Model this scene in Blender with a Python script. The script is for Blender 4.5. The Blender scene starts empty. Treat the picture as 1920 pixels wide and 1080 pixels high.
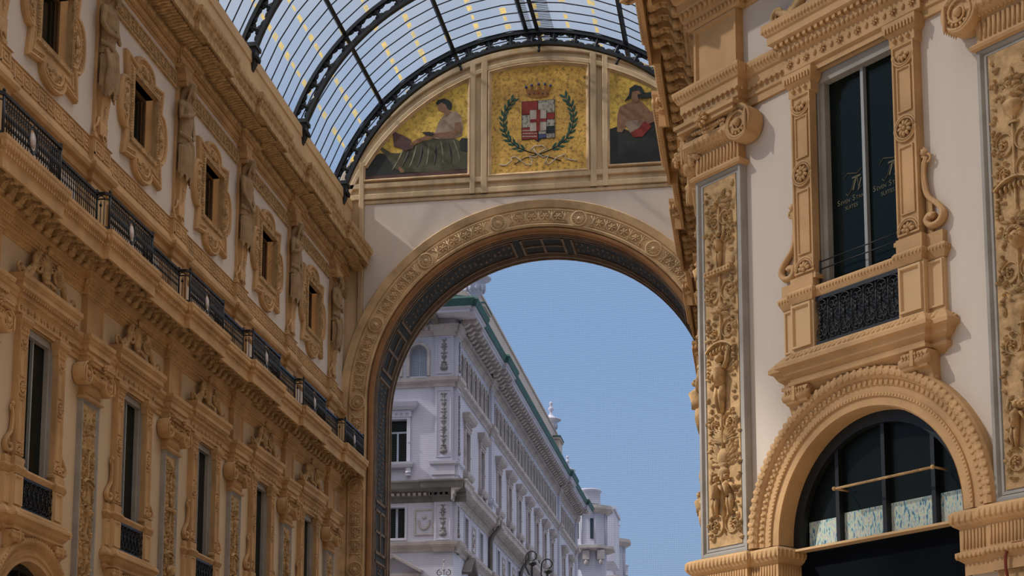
import bpy, bmesh, math, random
from mathutils import Vector, Matrix
random.seed(7)
SC = bpy.context.scene
COL = SC.collection
PI = math.pi
sin, cos = math.sin, math.cos

# ------------------------------------------------------------------ mesh builder
# coordinates are (u, d, z): u along the wall to the right, d out of the wall, z up.
def _sph(nu, nv):
    vs = [(0, 0, 1)]
    for j in range(1, nv):
        t = PI*j/nv
        for i in range(nu):
            a = 2*PI*i/nu
            vs.append((sin(t)*cos(a), sin(t)*sin(a), cos(t)))
    vs.append((0, 0, -1))
    fs = []
    for i in range(nu):
        fs.append((0, 1+i, 1+(i+1) % nu))
        for j in range(nv-2):
            a = 1+j*nu; b = a+nu
            fs.append((a+i, b+i, b+(i+1) % nu, a+(i+1) % nu))
        a = 1+(nv-2)*nu
        fs.append((a+i, len(vs)-1, a+(i+1) % nu))
    return vs, fs
SPH = {k: _sph(*k) for k in ((6, 4), (8, 6), (12, 8), (16, 10))}

class MB:
    def __init__(s):
        s.v = []; s.f = []; s.sm = []
    def add(s, vs, fs, smooth=False):
        n = len(s.v)
        s.v.extend(vs)
        for f in fs:
            s.f.append(tuple(i+n for i in f)); s.sm.append(smooth)
    def join(s, o, off=(0, 0, 0), flip=False):
        k = -1 if flip else 1
        s.add([(k*a+off[0], b+off[1], c+off[2]) for a, b, c in o.v], o.f)
        s.sm[-len(o.f):] = o.sm
        return s
    def box(s, u0, u1, d0, d1, z0, z1):
        vs = [(u0, d0, z0), (u1, d0, z0), (u1, d1, z0), (u0, d1, z0), (u0, d0, z1), (u1, d0, z1), (u1, d1, z1), (u0, d1, z1)]
        s.add(vs, [(0, 3, 2, 1), (4, 5, 6, 7), (0, 1, 5, 4), (1, 2, 6, 5), (2, 3, 7, 6), (3, 0, 4, 7)])
    def frame(s, u0, u1, z0, z1, w, d0, d1):
        """picture-frame moulding with a bevelled inner edge"""
        s.sweep([(0, d0), (0, d1), (-w*.55, d1), (-w, d0)], [(u0+.004, z0+.004), (u0+.004, z1-.004), (u1-.004, z1-.004), (u1-.004, z0+.004)], "elev", closed=True)
    def sweep(s, prof, path, mode='plan', closed=False, smooth=False, cap=True):
        n = len(path); k = len(prof)
        segs = []
        for i in range(n if closed else n-1):
            a = path[i]; b = path[(i+1) % n]
            L = math.hypot(b[0]-a[0], b[1]-a[1]) or 1e-9
            t = ((b[0]-a[0])/L, (b[1]-a[1])/L)
            segs.append((-t[1], t[0]))
        vs = []
        for i in range(n):
            if closed: n1 = segs[i-1]; n2 = segs[i]
            else: n1 = segs[max(0, i-1)]; n2 = segs[min(i, n-2)]
            q = 1+n1[0]*n2[0]+n1[1]*n2[1]
            q = max(q, .25)
            m = ((n1[0]+n2[0])/q, (n1[1]+n2[1])/q)
            for a, b in prof:
                x = path[i][0]+a*m[0]; y = path[i][1]+a*m[1]
                vs.append((x, y, b) if mode == 'plan' else (x, b, y))
        fs = []
        for i in range(n if closed else n-1):
            j = (i+1) % n
            for p in range(k-1):
                fs.append((i*k+p, j*k+p, j*k+p+1, i*k+p+1))
        if not closed and cap:
            fs.append(tuple(range(k))); fs.append(tuple((n-1)*k+q for q in reversed(range(k))))
        s.add(vs, fs, smooth)
    def tube(s, pts, r, seg=6, flat=1.0, smooth=True, cap=True):
        """round bar through 3-D points; r a number or a list; flat squashes it in d"""
        n = len(pts)
        if not hasattr(r, '__len__'): r = [r]*n
        vs = []; P = [Vector(p) for p in pts]
        up = None
        for i in range(n):
            t = (P[min(i+1, n-1)]-P[max(i-1, 0)])
            if t.length < 1e-9: t = Vector((0, 0, 1))
            t.normalize()
            if up is None:
                up = Vector((0, 1, 0)) if abs(t.y) < .9 else Vector((1, 0, 0))
            a = t.cross(up)
            if a.length < 1e-6: a = t.cross(Vector((1, 0, 0)))
            a.normalize(); b = a.cross(t); b.normalize(); up = b
            for j in range(seg):
                w = 2*PI*j/seg
                o = a*cos(w)*r[i]+b*sin(w)*r[i]
                o.y *= flat
                q = P[i]+o
                vs.append((q.x, q.y, q.z))
        fs = [(i*seg+j, i*seg+(j+1) % seg, (i+1)*seg+(j+1) % seg, (i+1)*seg+j) for i in range(n-1) for j in range(seg)]
        if cap:
            fs.append(tuple(reversed(range(seg)))); fs.append(tuple((n-1)*seg+j for j in range(seg)))
        s.add(vs, fs, smooth)
    def ell(s, c, r, rot=0, q=(6, 4), tilt=0):
        V, F = SPH[q]; ca, sa = cos(rot), sin(rot); cb, sb = cos(tilt), sin(tilt)
        vs = []
        for x, y, z in V:
            x, y, z = x*r[0], y*r[1], z*r[2]
            y, z = y*cb-z*sb, y*sb+z*cb
            x, z = x*ca-z*sa, x*sa+z*ca
            vs.append((c[0]+x, c[1]+y, c[2]+z))
        s.add(vs, F, True)
    def lathe(s, prof, c, seg=12, a0=0, a1=2*PI, fd=1.0, smooth=True):
        """prof (r, z) turned round the vertical through c"""
        full = abs(a1-a0-2*PI) < 1e-6
        m = seg if full else seg+1
        vs = []
        for r, z in prof:
            for j in range(m):
                a = a0+(a1-a0)*j/seg
                vs.append((c[0]+r*cos(a), c[1]+r*sin(a)*fd, c[2]+z))
        fs = []
        for i in range(len(prof)-1):
            for j in range(seg):
                k = (j+1) % m
                fs.append((i*m+j, i*m+k, (i+1)*m+k, (i+1)*m+j))
        s.add(vs, fs, smooth)
    def disc(s, prof, c, seg=16, smooth=True):
        """prof (r, d) turned round the axis out of the wall: rosettes, roundels"""
        vs = []
        for r, d in prof:
            for j in range(seg):
                a = 2*PI*j/seg
                vs.append((c[0]+r*cos(a), c[1]+d, c[2]+r*sin(a)))
        fs = [(i*seg+j, i*seg+(j+1) % seg, (i+1)*seg+(j+1) % seg, (i+1)*seg+j) for i in range(len(prof)-1) for j in range(seg)]
        fs.append(tuple((len(prof)-1)*seg+j for j in range(seg)))
        s.add(vs, fs, smooth)
    def rosette(s, c, r, n=8, h=.04, ring=True, a0=0, a1=2*PI):
        for i in range(n):
            a = a0+(a1-a0)*(i+.5)/n
            s.ell((c[0]+cos(a)*r*.55, c[1]+h*.4, c[2]+sin(a)*r*.55), (r*.38, h*.6, r*.2), a)
        s.ell((c[0], c[1]+h*.6, c[2]), (r*.24, h*.7, r*.24))
        if ring:
            m = 18
            pts = [(c[0]+cos(a0+(a1-a0)*i/m)*r*1.08, c[1]+h*.35, c[2]+sin(a0+(a1-a0)*i/m)*r*1.08) for i in range(m+1)]
            s.tube(pts, r*.11, 4)
    def spiral(s, c, r, turns=1.5, a0=0, sgn=1, w=.012, d=.0, n=26, flower=True, grow=1.0, lift=.6):
        """scroll coiling in towards c, bar thinning inward"""
        pts = []; rr = []
        for i in range(n+1):
            t = i/n
            a = a0+sgn*turns*2*PI*t
            q = r*(1-t)**.8*grow+r*.12
            pts.append((c[0]+cos(a)*q, c[1]+d+w*lift, c[2]+sin(a)*q)); rr.append(w*(1.1-.6*t))
        s.tube(pts, rr, 5)
        if flower: s.rosette((c[0], c[1]+d, c[2]), r*.45, 5, w*2.2, ring=False)
        return pts
    def leaf(s, b, ang, L, w, h=.03, curl=.5, n=5):
        """a lobed leaf lying on the face, raised along its rib and curling"""
        vs = []; a = ang
        x, z = b[0], b[2]
        for i in range(n+1):
            t = i/n
            ww = w*math.sin(PI*min(1, .12+t*.88))*(1 if i % 2 else .72)
            nx, nz = -sin(a), cos(a)
            hh = b[1]+h*math.sin(PI*(.15+.8*t))
            vs += [(x+nx*ww, b[1]+h*.1, z+nz*ww), (x, hh, z), (x-nx*ww, b[1]+h*.1, z-nz*ww)]
            x += cos(a)*L/n; z += sin(a)*L/n
            a += curl/n
        fs = []
        for i in range(n):
            fs += [(3*i, 3*i+3, 3*i+4, 3*i+1), (3*i+1, 3*i+4, 3*i+5, 3*i+2)]
        s.add(vs, fs, True)
    def acanthus(s, c, w, h, d=.06):
        """upright leaf fan"""
        for k in range(-2, 3):
            s.leaf((c[0]+k*w*.12, c[1], c[2]), PI/2-k*.32, h*(1-.09*abs(k)), w*.14, d, curl=-.5*k*.6)
    def mesh(s, name):
        me = bpy.data.meshes.new(name)
        me.from_pydata([(a, -b, c) for a, b, c in s.v], [], s.f)
        me.polygons.foreach_set('use_smooth', s.sm)
        bm = bmesh.new(); bm.from_mesh(me)
        bmesh.ops.recalc_face_normals(bm, faces=bm.faces)
        bm.to_mesh(me); bm.free()
        me.update()
        return me

def arc(c, r, a0, a1, n):
    return [(c[0]+r*cos(a0+(a1-a0)*i/n), c[1]+r*sin(a0+(a1-a0)*i/n)) for i in range(n+1)]
def along(path, step, closed=False, start=.5):
    """points at equal steps along a 2-D polyline, with the tangent angle"""
    out = []; rest = step*start
    P = list(path)+([path[0]] if closed else [])
    for a, b in zip(P[:-1], P[1:]):
        L = math.hypot(b[0]-a[0], b[1]-a[1])
        if L < 1e-9: continue
        t = rest
        while t < L:
            out.append((a[0]+(b[0]-a[0])*t/L, a[1]+(b[1]-a[1])*t/L, math.atan2(b[1]-a[1], b[0]-a[0])))
            t += step
        rest = t-L
    return out
def breaks(u0, u1, brk, base=0.0):
    """plan path along the wall stepping out to base+off between a and b"""
    p = [(u0, base)]
    for a, b, off in sorted(brk):
        if b < u0 or a > u1: continue
        a = max(a, u0+.001); b = min(b, u1-.001)
        p += [(a, base), (a, base+off), (b, base+off), (b, base)]
    p.append((u1, base))
    return p
def band(mb, path, off, z, step, r, kind='bead'):
    """a row of carved drops along a plan path at offset off"""
    P = []; n = len(path); sg = []
    for a, b in zip(path[:-1], path[1:]):
        L = math.hypot(b[0]-a[0], b[1]-a[1]) or 1e-9; sg.append((-(b[1]-a[1])/L, (b[0]-a[0])/L))
    for i in range(n):
        n1 = sg[max(0, i-1)]; n2 = sg[min(i, n-2)]; q = max(.25, 1+n1[0]*n2[0]+n1[1]*n2[1])
        P.append((path[i][0]+off*(n1[0]+n2[0])/q, path[i][1]+off*(n1[1]+n2[1])/q))
    off = 0
    for k, (a, b) in enumerate(zip(P[:-1], P[1:])):
        L = math.hypot(b[0]-a[0], b[1]-a[1])
        if L < step*.8 or (b[0]-a[0])*(path[k+1][0]-path[k][0])+(b[1]-a[1])*(path[k+1][1]-path[k][1]) < 0: continue
        n = max(1, int(L/step)); ang = math.atan2(b[1]-a[1], b[0]-a[0])
        nx, ny = -sin(ang), cos(ang)
        for i in range(n):
            t = (i+.5)/n
            x = a[0]+(b[0]-a[0])*t+nx*off; y = a[1]+(b[1]-a[1])*t+ny*off
            if kind == 'dentil':
                if abs(nx) > .5: mb.box(x-r[1], x+r[1], y-r[0], y+r[0], z-r[2], z+r[2])
                else: mb.box(x-r[0], x+r[0], y-r[1], y+r[1], z-r[2], z+r[2])
            else:
                rr = (r[0], r[1], r[2]) if abs(nx) < .5 else (r[1], r[0], r[2])
                mb.ell((x, y, z), rr)

# ------------------------------------------------------------------ materials
MATS = {}
def lin(c):
    return tuple(((x/255)/12.92 if x/255 <= .04045 else ((x/255+.055)/1.055)**2.4) for x in c)
def mat(name, col, rough=.8, metal=0, var=.25, scale=1.3, bump=.15, bscale=30, dark=None, spec=.3, streak=False):
    if name in MATS: return MATS[name]
    m = bpy.data.materials.new(name); m.use_nodes = True
    N = m.node_tree.nodes; Lk = m.node_tree.links
    b = N['Principled BSDF']
    b.inputs['Roughness'].default_value = rough
    b.inputs['Metallic'].default_value = metal
    b.inputs['Specular IOR Level'].default_value = spec
    g = N.new('ShaderNodeNewGeometry')
    n = N.new('ShaderNodeTexNoise'); n.inputs['Scale'].default_value = scale; n.inputs['Detail'].default_value = 7
    n.inputs['Roughness'].default_value = .62
    if streak:
        mp = N.new('ShaderNodeMapping'); mp.inputs['Scale'].default_value = (1, 1, .22)
        Lk.new(g.outputs['Position'], mp.inputs['Vector']); Lk.new(mp.outputs['Vector'], n.inputs['Vector'])
    else:
        Lk.new(g.outputs['Position'], n.inputs['Vector'])
    r = N.new('ShaderNodeValToRGB')
    c1 = dark or tuple(x*(1-var) for x in col)
    r.color_ramp.elements[0].position = .32; r.color_ramp.elements[0].color = (*c1, 1)
    r.color_ramp.elements[1].position = .62; r.color_ramp.elements[1].color = (*col, 1)
    Lk.new(n.outputs['Fac'], r.inputs['Fac']); Lk.new(r.outputs['Color'], b.inputs['Base Color'])
    if bump:
        n2 = N.new('ShaderNodeTexNoise'); n2.inputs['Scale'].default_value = bscale; n2.inputs['Detail'].default_value = 3
        Lk.new(g.outputs['Position'], n2.inputs['Vector'])
        bp = N.new('ShaderNodeBump'); bp.inputs['Strength'].default_value = bump; bp.inputs['Distance'].default_value = .02
        Lk.new(n2.outputs['Fac'], bp.inputs['Height']); Lk.new(bp.outputs['Normal'], b.inputs['Normal'])
    MATS[name] = m
    return m
OCHRE = mat('ochre_stone', (.56, .35, .17), .85, var=.32, scale=.9, bump=.3)
OCHRE_D = mat('ochre_carving', (.55, .36, .175), .88, var=.5, scale=5, bump=.45, bscale=45)
OCHRE_P = mat('ochre_paint', (.60, .405, .215), .85, var=.18, scale=.7)
PLASTER = mat('white_plaster', (.62, .54, .465), .9, var=.12, scale=.5, bump=.12, streak=True)
BUFF = mat('buff_plaster', (.60, .46, .31), .9, var=.15, scale=.5, bump=.12, streak=True)
GREYST = mat('grey_stone', (.36, .34, .31), .75, var=.25, scale=1.6)
TYMP = mat('tympanum_stone', (.66, .49, .30), .85, var=.45, scale=.8, bump=.25, streak=True)
TYMP_D = mat('archivolt_stone', (.66, .46, .26), .85, var=.4, scale=1.1, bump=.3)
BROWN = mat('brown_fillet', (.33, .17, .075), .8, var=.3, scale=1)
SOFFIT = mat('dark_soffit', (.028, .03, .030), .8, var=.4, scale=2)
SOFTRIM = mat('soffit_moulding', (.20, .135, .09), .8, var=.4, scale=2)
IRON = mat('black_iron', (.012, .014, .018), .45, .2, var=.3, scale=3, bump=.1, spec=.5)
STEEL = mat('dark_steel', (.014, .018, .022), .5, .3, var=.3, scale=3, bump=.1, spec=.5)
WOOD = mat('brown_frame', (.12, .065, .03), .6, var=.3)
SASH = mat('grey_sash', (.30, .32, .33), .5, var=.1)
MEDAL = mat('medallion_white', (.62, .52, .50), .5, var=.5, scale=14)
GOLDL = mat('gold_lettering', (.10, .09, .05), .5, var=.1, bump=0)
FLOOR = mat('marble_floor', (.50, .40, .30), .6, var=.3, scale=.4)
STREET = mat('street_paving', (.30, .29, .28), .9, var=.2)

def glass(name, col=(.006, .010, .009), rough=.12):
    m = bpy.data.materials.new(name); m.use_nodes = True
    N = m.node_tree.nodes; b = N['Principled BSDF']
    b.inputs['Base Color'].default_value = (*col, 1); b.inputs['Roughness'].default_value = rough
    b.inputs['Specular IOR Level'].default_value = .14
    return m
GLASS = glass('dark_window_glass')
GLASS_B = glass('blue_window_glass', (.03, .045, .06), .25)
GLASS_A = glass('arch_window_glass', (.006, .009, .008), .3)

# ------------------------------------------------------------------ objects
def Mwall(loc, deg): return Matrix.Translation(Vector(loc)) @ Matrix.Rotation(math.radians(deg), 4, 'Z')
K0 = 24.7
WALL = {'L': Mwall((-16.7, 0, 0), 90), 'D': Mwall((K0/2, K0/2, 0), -45), 'R': Mwall((-.85, 0, 0), -90),
        'E': Mwall((0, 61.6, 0), 0), 'S': Mwall((-16.7, 0, 0), 90), 'F': Mwall((0, 85, 0), 0), 'O': Matrix.Identity(4)}
def thing(name, label, cat, wall='O', u=0, d=0, z=0, group=None, rz=0):
    o = bpy.data.objects.new(name, None); COL.objects.link(o)
    o.empty_display_size = .3
    o.matrix_world = WALL[wall] @ Matrix.Translation((u, -d, z)) @ Matrix.Rotation(rz, 4, 'Z')
    o['label'] = label; o['category'] = cat
    if group: o['group'] = group
    return o
def part(name, me, m, parent, loc=None, rz=0, label=None, scale=None):
    if isinstance(me, MB): me = me.mesh(name)
    if m is not None and not me.materials: me.materials.append(m)
    o = bpy.data.objects.new(name, me); COL.objects.link(o); o.parent = parent
    if loc: o.location = (loc[0], -loc[1], loc[2])
    if rz: o.rotation_euler = (0, 0, rz)
    if scale: o.scale = scale
    if label: o['label'] = label
    return o
def solo(name, me, m, label, cat, wall='O', u=0, d=0, z=0, group=None):
    if isinstance(me, MB): me = me.mesh(name)
    if m is not None and not me.materials: me.materials.append(m)
    o = bpy.data.objects.new(name, me); COL.objects.link(o)
    o.matrix_world = WALL[wall] @ Matrix.Translation((u, -d, z))
    o['label'] = label; o['category'] = cat
    if group: o['group'] = group
    return o
def struct(name, me, m, wall='O', parent=None):
    if isinstance(me, MB): me = me.mesh(name)
    if m is not None and not me.materials: me.materials.append(m)
    o = bpy.data.objects.new(name, me); COL.objects.link(o)
    if parent: o.parent = parent
    else:
        o.matrix_world = WALL[wall]; o['kind'] = 'structure'
    return o
def holed(outer, holes, depth=.4, d=0):
    """flat wall face with holes and their reveals"""
    bm = bmesh.new(); E = []
    def loop(pts):
        vs = [bm.verts.new((p[0], -d, p[1])) for p in pts]
        for i in range(len(vs)): E.append(bm.edges.new((vs[i], vs[(i+1) % len(vs)])))
        return vs
    loop(outer); HS = [loop(h) for h in holes]
    bmesh.ops.triangle_fill(bm, edges=E, use_beauty=True, use_dissolve=False)
    for h in HS:
        bk = [bm.verts.new((v.co.x, v.co.y+depth, v.co.z)) for v in h]
        for i in range(len(h)):
            j = (i+1) % len(h)
            bm.faces.new((h[i], h[j], bk[j], bk[i]))
    me = bpy.data.meshes.new('wall'); bm.to_mesh(me); bm.free()
    return me
def rect(u0, u1, z0, z1): return [(u0, z0), (u0, z1), (u1, z1), (u1, z0)]
def plate(pts, d0, d1, mb=None):
    """polygon (u,z) given a thickness"""
    mb = mb or MB(); n = len(pts)
    mb.add([(a, d1, b) for a, b in pts]+[(a, d0, b) for a, b in pts],
           [tuple(range(n)), tuple(reversed(range(n, 2*n)))]+[(i, (i+1) % n, n+(i+1) % n, n+i) for i in range(n)])
    return mb
# ------------------------------------------------------------------ carved relief for the pilasters
def figure(mb, c, s, lean=0, arm=1, wings=False):
    """small standing relief figure, feet at c"""
    u, d, z = c
    for k in (-1, 1):
        mb.tube([(u+k*.03*s+lean*.1*s, d+.03*s, z+.52*s), (u+k*.06*s, d+.05*s, z+.28*s), (u+k*.035*s, d+.03*s, z)], [.055*s, .042*s, .026*s], 6)
        mb.tube([(u+k*.1*s+lean*.25*s, d+.04*s, z+.80*s), (u+k*.2*s+lean*.2*s, d+.05*s, z+.80*s+arm*k*.12*s), (u+k*.2*s+lean*.3*s, d+.03*s, z+.80*s+arm*k*.3*s+.1*s)], [.035*s, .03*s, .02*s], 6)
    mb.tube([(u+lean*.1*s, d+.03*s, z+.48*s), (u+lean*.18*s, d+.05*s, z+.62*s), (u+lean*.25*s, d+.05*s, z+.78*s), (u+lean*.28*s, d+.04*s, z+.88*s)], [.085*s, .07*s, .095*s, .035*s], 8)
    mb.ell((u+lean*.3*s, d+.06*s, z+.97*s), (.055*s, .055*s, .07*s), q=(8, 6))
    for k in range(5):
        mb.ell((u+lean*.3*s+(k-2)*.025*s, d+.06*s, z+1.02*s), (.025*s, .04*s, .03*s))
    if wings:
        for k in (-1, 1):
            for j in range(4):
                mb.leaf((u+k*.08*s, d, z+.78*s), PI/2-k*(.5+j*.33), .38*s, .05*s, .03*s, curl=k*.5)
def scrollpair(mb, c, r, up=1, w=.012, leafy=True, turns=1.4, d=.0):
    for k in (-1, 1):
        cc = (c[0]+k*r*1.08, c[1], c[2])
        mb.spiral(cc, r, turns, a0=PI/2*(-up)+(0 if k > 0 else PI)+(PI if k > 0 else 0), sgn=k*up, w=w, d=d)
        if leafy:
            for j in range(4):
                a = (PI/2 if up > 0 else -PI/2)-k*up*(.2+j*.75)
                mb.leaf((cc[0]+cos(a)*r*.9, c[1], cc[2]+sin(a)*r*.9), a+k*.9, r*.62, r*.2, .035, curl=k*1.1)
def vase(mb, c, w, h, d=.4):
    mb.lathe([(w*.25, 0), (w*.3, h*.05), (w*.1, h*.12), (w*.14, h*.2), (w*.42, h*.42), (w*.5, h*.62), (w*.46, h*.7), (w*.3, h*.76), (w*.36, h*.86), (w*.55, h), (0, h)], c, 10, fd=d)
def relief(kind=0):
    rnd = random.Random(11+kind); mb = MB()
    z0, z1 = 6.05, 11.85
    mb.box(-.37, .37, .0, .02, 5.95, 11.95)
    D = .02
    mb.tube([(0, D+.01, z0+.1), (0, D+.012, z1-.2)], .016, 6)
    if kind == 0:
        seq = [('scr', 6.28, .17), ('fig2', 6.42, .62), ('vase', 6.95, .3), ('shield', 7.35, .2), ('wing', 7.6, .2), ('scr', 7.92, .14), ('fig', 8.08, .88), ('canopy', 9.08, .3),
               ('scr', 9.42, .15), ('fol', 9.7, .3), ('scru', 10.08, .16), ('bar', 10.42, .3), ('fig', 10.47, .55), ('scr', 10.98, .11), ('scru', 11.3, .12), ('palm', 11.5, .33)]
    else:
        seq = [('scr', 6.3, .16), ('fig2', 6.45, .6), ('fol', 7.0, .3), ('vase', 7.35, .34), ('scr', 7.85, .15), ('vase', 8.1, .36), ('fol', 8.5, .3), ('scru', 8.85, .15),
               ('mask', 9.25, .15), ('fol', 9.45, .32), ('canopy', 9.95, .33), ('scr', 10.2, .14), ('scru', 10.62, .16), ('vase', 10.85, .42), ('palm', 11.25, .3), ('fol', 11.4, .25)]
    for k, z, s in seq:
        if k == 'scr': scrollpair(mb, (0, D, z), s, 1)
        elif k == 'scru': scrollpair(mb, (0, D, z), s, -1)
        elif k == 'fig': figure(mb, (0, D, z), s, lean=.1, wings=True)
        elif k == 'fig2':
            for q in (-1, 1): figure(mb, (q*.17, D, z), s, lean=-q*.3, arm=-1)
        elif k == 'vase': vase(mb, (0, D, z), s*.75, s*1.05)
        elif k == 'shield':
            mb.ell((0, D, z), (.13, .05, .17), q=(8, 6))
            for q in (-1, 1):
                for j in range(5): mb.leaf((q*.08, D, z-.1+j*.05), PI/2-q*(1.5-j*.2), .26, .035, .03, curl=q*.6)
        elif k == 'wing':
            for q in (-1, 1):
                for j in range(6): mb.leaf((0, D, z), PI/2-q*(.25+j*.22), .34, .035, .03, curl=-q*.3)
        elif k == 'canopy':
            n = 8
            mb.sweep([(0, D), (.0, D+.05), (.03, D+.045), (.05, D)], arc((0, z-.28), .42, PI*.75, PI*.25, n), 'elev')
            for i in range(9):
                u = -.29+i*.0725
                mb.ell((u, D+.02, z-.02+.06*cos(u*5)), (.022, .02, .05))
            for q in (-1, 1):
                for j in range(5): mb.ell((q*.3, D+.015, z-.1-j*.06), (.02+.006*(j % 2), .02, .026))
        elif k == 'bar':
            mb.box(-.3, .3, D, D+.05, z-.05, z+.03)
            for i in range(8): mb.ell((-.26+i*.075, D+.05, z-.01), (.022, .015, .022))
        elif k == 'mask':
            mb.ell((0, D+.01, z), (.1, .08, .14), q=(8, 6)); mb.ell((0, D+.085, z-.01), (.02, .03, .04))
            for q in (-1, 1):
                mb.ell((q*.04, D+.08, z+.035), (.02, .012, .01))
                mb.spiral((q*.17, D, z+.1), .07, 1.2, sgn=q, w=.012, flower=False)
            for j in range(9):
                a = PI*j/8; mb.ell((cos(a)*.1, D+.04, z+.03+sin(a)*.12), (.035, .04, .035))
        elif k in ('fol', 'palm'):
            n = 9 if k == 'palm' else 7
            for j in range(n):
                a = PI*(j+.5)/n
                mb.leaf((0, D, z), a, s*(.95 if j % 2 else .7), .045, .045, curl=(a-PI/2)*.9)
            for j in range(3): mb.ell((rnd.uniform(-.05, .05), D+.03, z+rnd.uniform(.0, .08)), (.035, .035, .035))
    # loose sprays filling the ground between the main motifs
    z = z0
    while z < z1:
        for q in (-1, 1):
            a = rnd.uniform(0, 6.28)
            u = q*rnd.uniform(.24, .31)
            mb.leaf((u, D, z), a, .12, .032, .03, curl=rnd.uniform(-1.5, 1.5))
            if rnd.random() < .5: mb.ell((u, D+.01, z+.04), (.024, .024, .024))
        z += .13
    return mb

def capital(leafy=False):
    mb = MB()
    mb.box(-.5, .5, 0, .16, 12.15, 12.5)                          # fluted necking
    for i in range(12):
        u = -.43+i*.0782
        mb.tube([(u, .16, 12.2), (u, .17, 12.45)], .026, 6)
    mb.sweep([(0, 12.05), (.05, 12.07), (.07, 12.11), (.03, 12.15), (0, 12.16)], [(-.52, 0), (-.52, .16), (.52, .16), (.52, 0)])
    n = 16                                                        # astragal beads
    for i in range(n): mb.ell((-.47+i*.94/(n-1), .2, 12.53), (.04, .035, .03))
    mb.sweep([(0, 12.5), (.1, 12.55), (.17, 12.63), (.16, 12.72), (.08, 12.76), (0, 12.76)], [(-.47, 0), (-.47, .16), (.47, .16), (.47, 0)])
    for i in range(8):                                            # eggs
        mb.ell((-.38+i*.109, .29, 12.64), (.05, .06, .075))
    for k in (-1, 1):                                             # volutes: drum, coil, inner bead row
        if leafy and k < 0:
            for i in range(26):
                a = i*2.4; q = .05+.2*((i*7) % 10)/10
                mb.leaf((-.6+cos(a)*q*.7, .12+.02*(i % 5), 12.66+sin(a)*q), a, .2, .07, .1, curl=.9)
            continue
        c = (k*.66, .02, 12.64)
        mb.disc([(.27, 0), (.29, .04), (.29, .3), (.26, .33), (.24, .29), (0, .28)], c, 20)
        pts = []; rr = []
        for i in range(40):
            t = i/39; a = PI/2+k*t*2.3*2*PI*-1
            q = .26*(1-t)**.9+.03
            pts.append((c[0]+cos(a)*q, c[1]+.31, c[2]+sin(a)*q)); rr.append(.028-.012*t)
        mb.tube(pts, rr, 5)
        mb.ell((c[0], c[1]+.32, c[2]), (.07, .06, .07), q=(8, 6))
        for i in range(9):
            a = PI/2-k*(.4+i*.42); mb.ell((c[0]+cos(a)*.175, c[1]+.3, c[2]+sin(a)*.175), (.03, .03, .03))
        for i in range(6):                                        # scaly bolster on the side
            mb.ell((k*.87, .12+i*.05, 12.6), (.03, .03, .22))
    for i in range(13):                                           # garland between the volutes
        u = -.36+i*.06
        mb.leaf((u, .3, 12.78+.03*sin(i*2)), .4*(-1)**i+(.3 if u < 0 else 2.8), .13, .05, .06, curl=.8*(-1)**i)
        mb.ell((u, .33, 12.8), (.04, .04, .035))
    mb.box(-.66, .66, 0, .42, 12.86, 12.94); mb.box(-.7, .7, 0, .46, 12.94, 13.0)
    for j in range(8):                                            # flower at the centre of the abacus
        a = 2*PI*j/8; mb.ell((cos(a)*.09, .5, 12.88+sin(a)*.09), (.06, .05, .03), a)
    mb.ell((0, .53, 12.88), (.05, .06, .05))
    return mb
def shaft():
    mb = MB()
    mb.box(-.52, .52, 0, .09, 5.8, 12.08)
    mb.frame(-.52, .52, 5.8, 12.08, .085, .09, .15)
    mb.frame(-.435, .435, 5.885, 11.995, .065, .05, .11)
    return mb
PM = {}
def pilaster(wall, u, label, kind, group):
    if not PM:
        PM['sh'] = shaft().mesh('shaft'); PM['r0'] = relief(0).mesh('relief_panel'); PM['r1'] = relief(1).mesh('relief_panel'); PM['cap'] = capital().mesh('capital'); PM['capl'] = capital(True).mesh('capital')
        up = MB(); up.box(-.5, .5, 0, .12, 13.6, 14.72); up.frame(-.5, .5, 13.64, 14.7, .08, .1, .17); PM['up'] = up.mesh('upper_block')
        dn = MB(); dn.box(-.52, .52, 0, .12, 0, 5.05); PM['dn'] = dn.mesh('pedestal')
        rd = MB(); rd.box(-.42, .42, 0, .02, .6, 4.95)
        for q in range(5):
            scrollpair(rd, (0, .02, 4.55-q*.5), .16, 1 if q % 2 else -1)
            for j in range(5): rd.leaf((0, .02, 4.3-q*.5), PI*(j+.5)/5, .22, .05, .045, curl=.8)
        PM['rd'] = rd.mesh('pedestal_relief')
    t = thing('pilaster', label, 'pilaster', wall, u, group=group)
    part('shaft', PM['sh'], GREYST, t, label='grey stone framed shaft')
    part('relief_panel', PM['r%d' % kind], OCHRE_D, t, loc=(0, .065, 0), label='carved ochre relief panel', scale=(1, 2.0, 1))
    part('capital', PM['capl' if wall == 'D' and u < -15 else 'cap'], OCHRE, t, label='ochre scroll capital')
    part('upper_block', PM['up'], OCHRE, t)
    part('pedestal', PM['dn'], OCHRE, t)
    part('pedestal_relief', PM['rd'], OCHRE_D, t, loc=(0, .1, 0), scale=(1, 1.8, 1))
    return t

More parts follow.
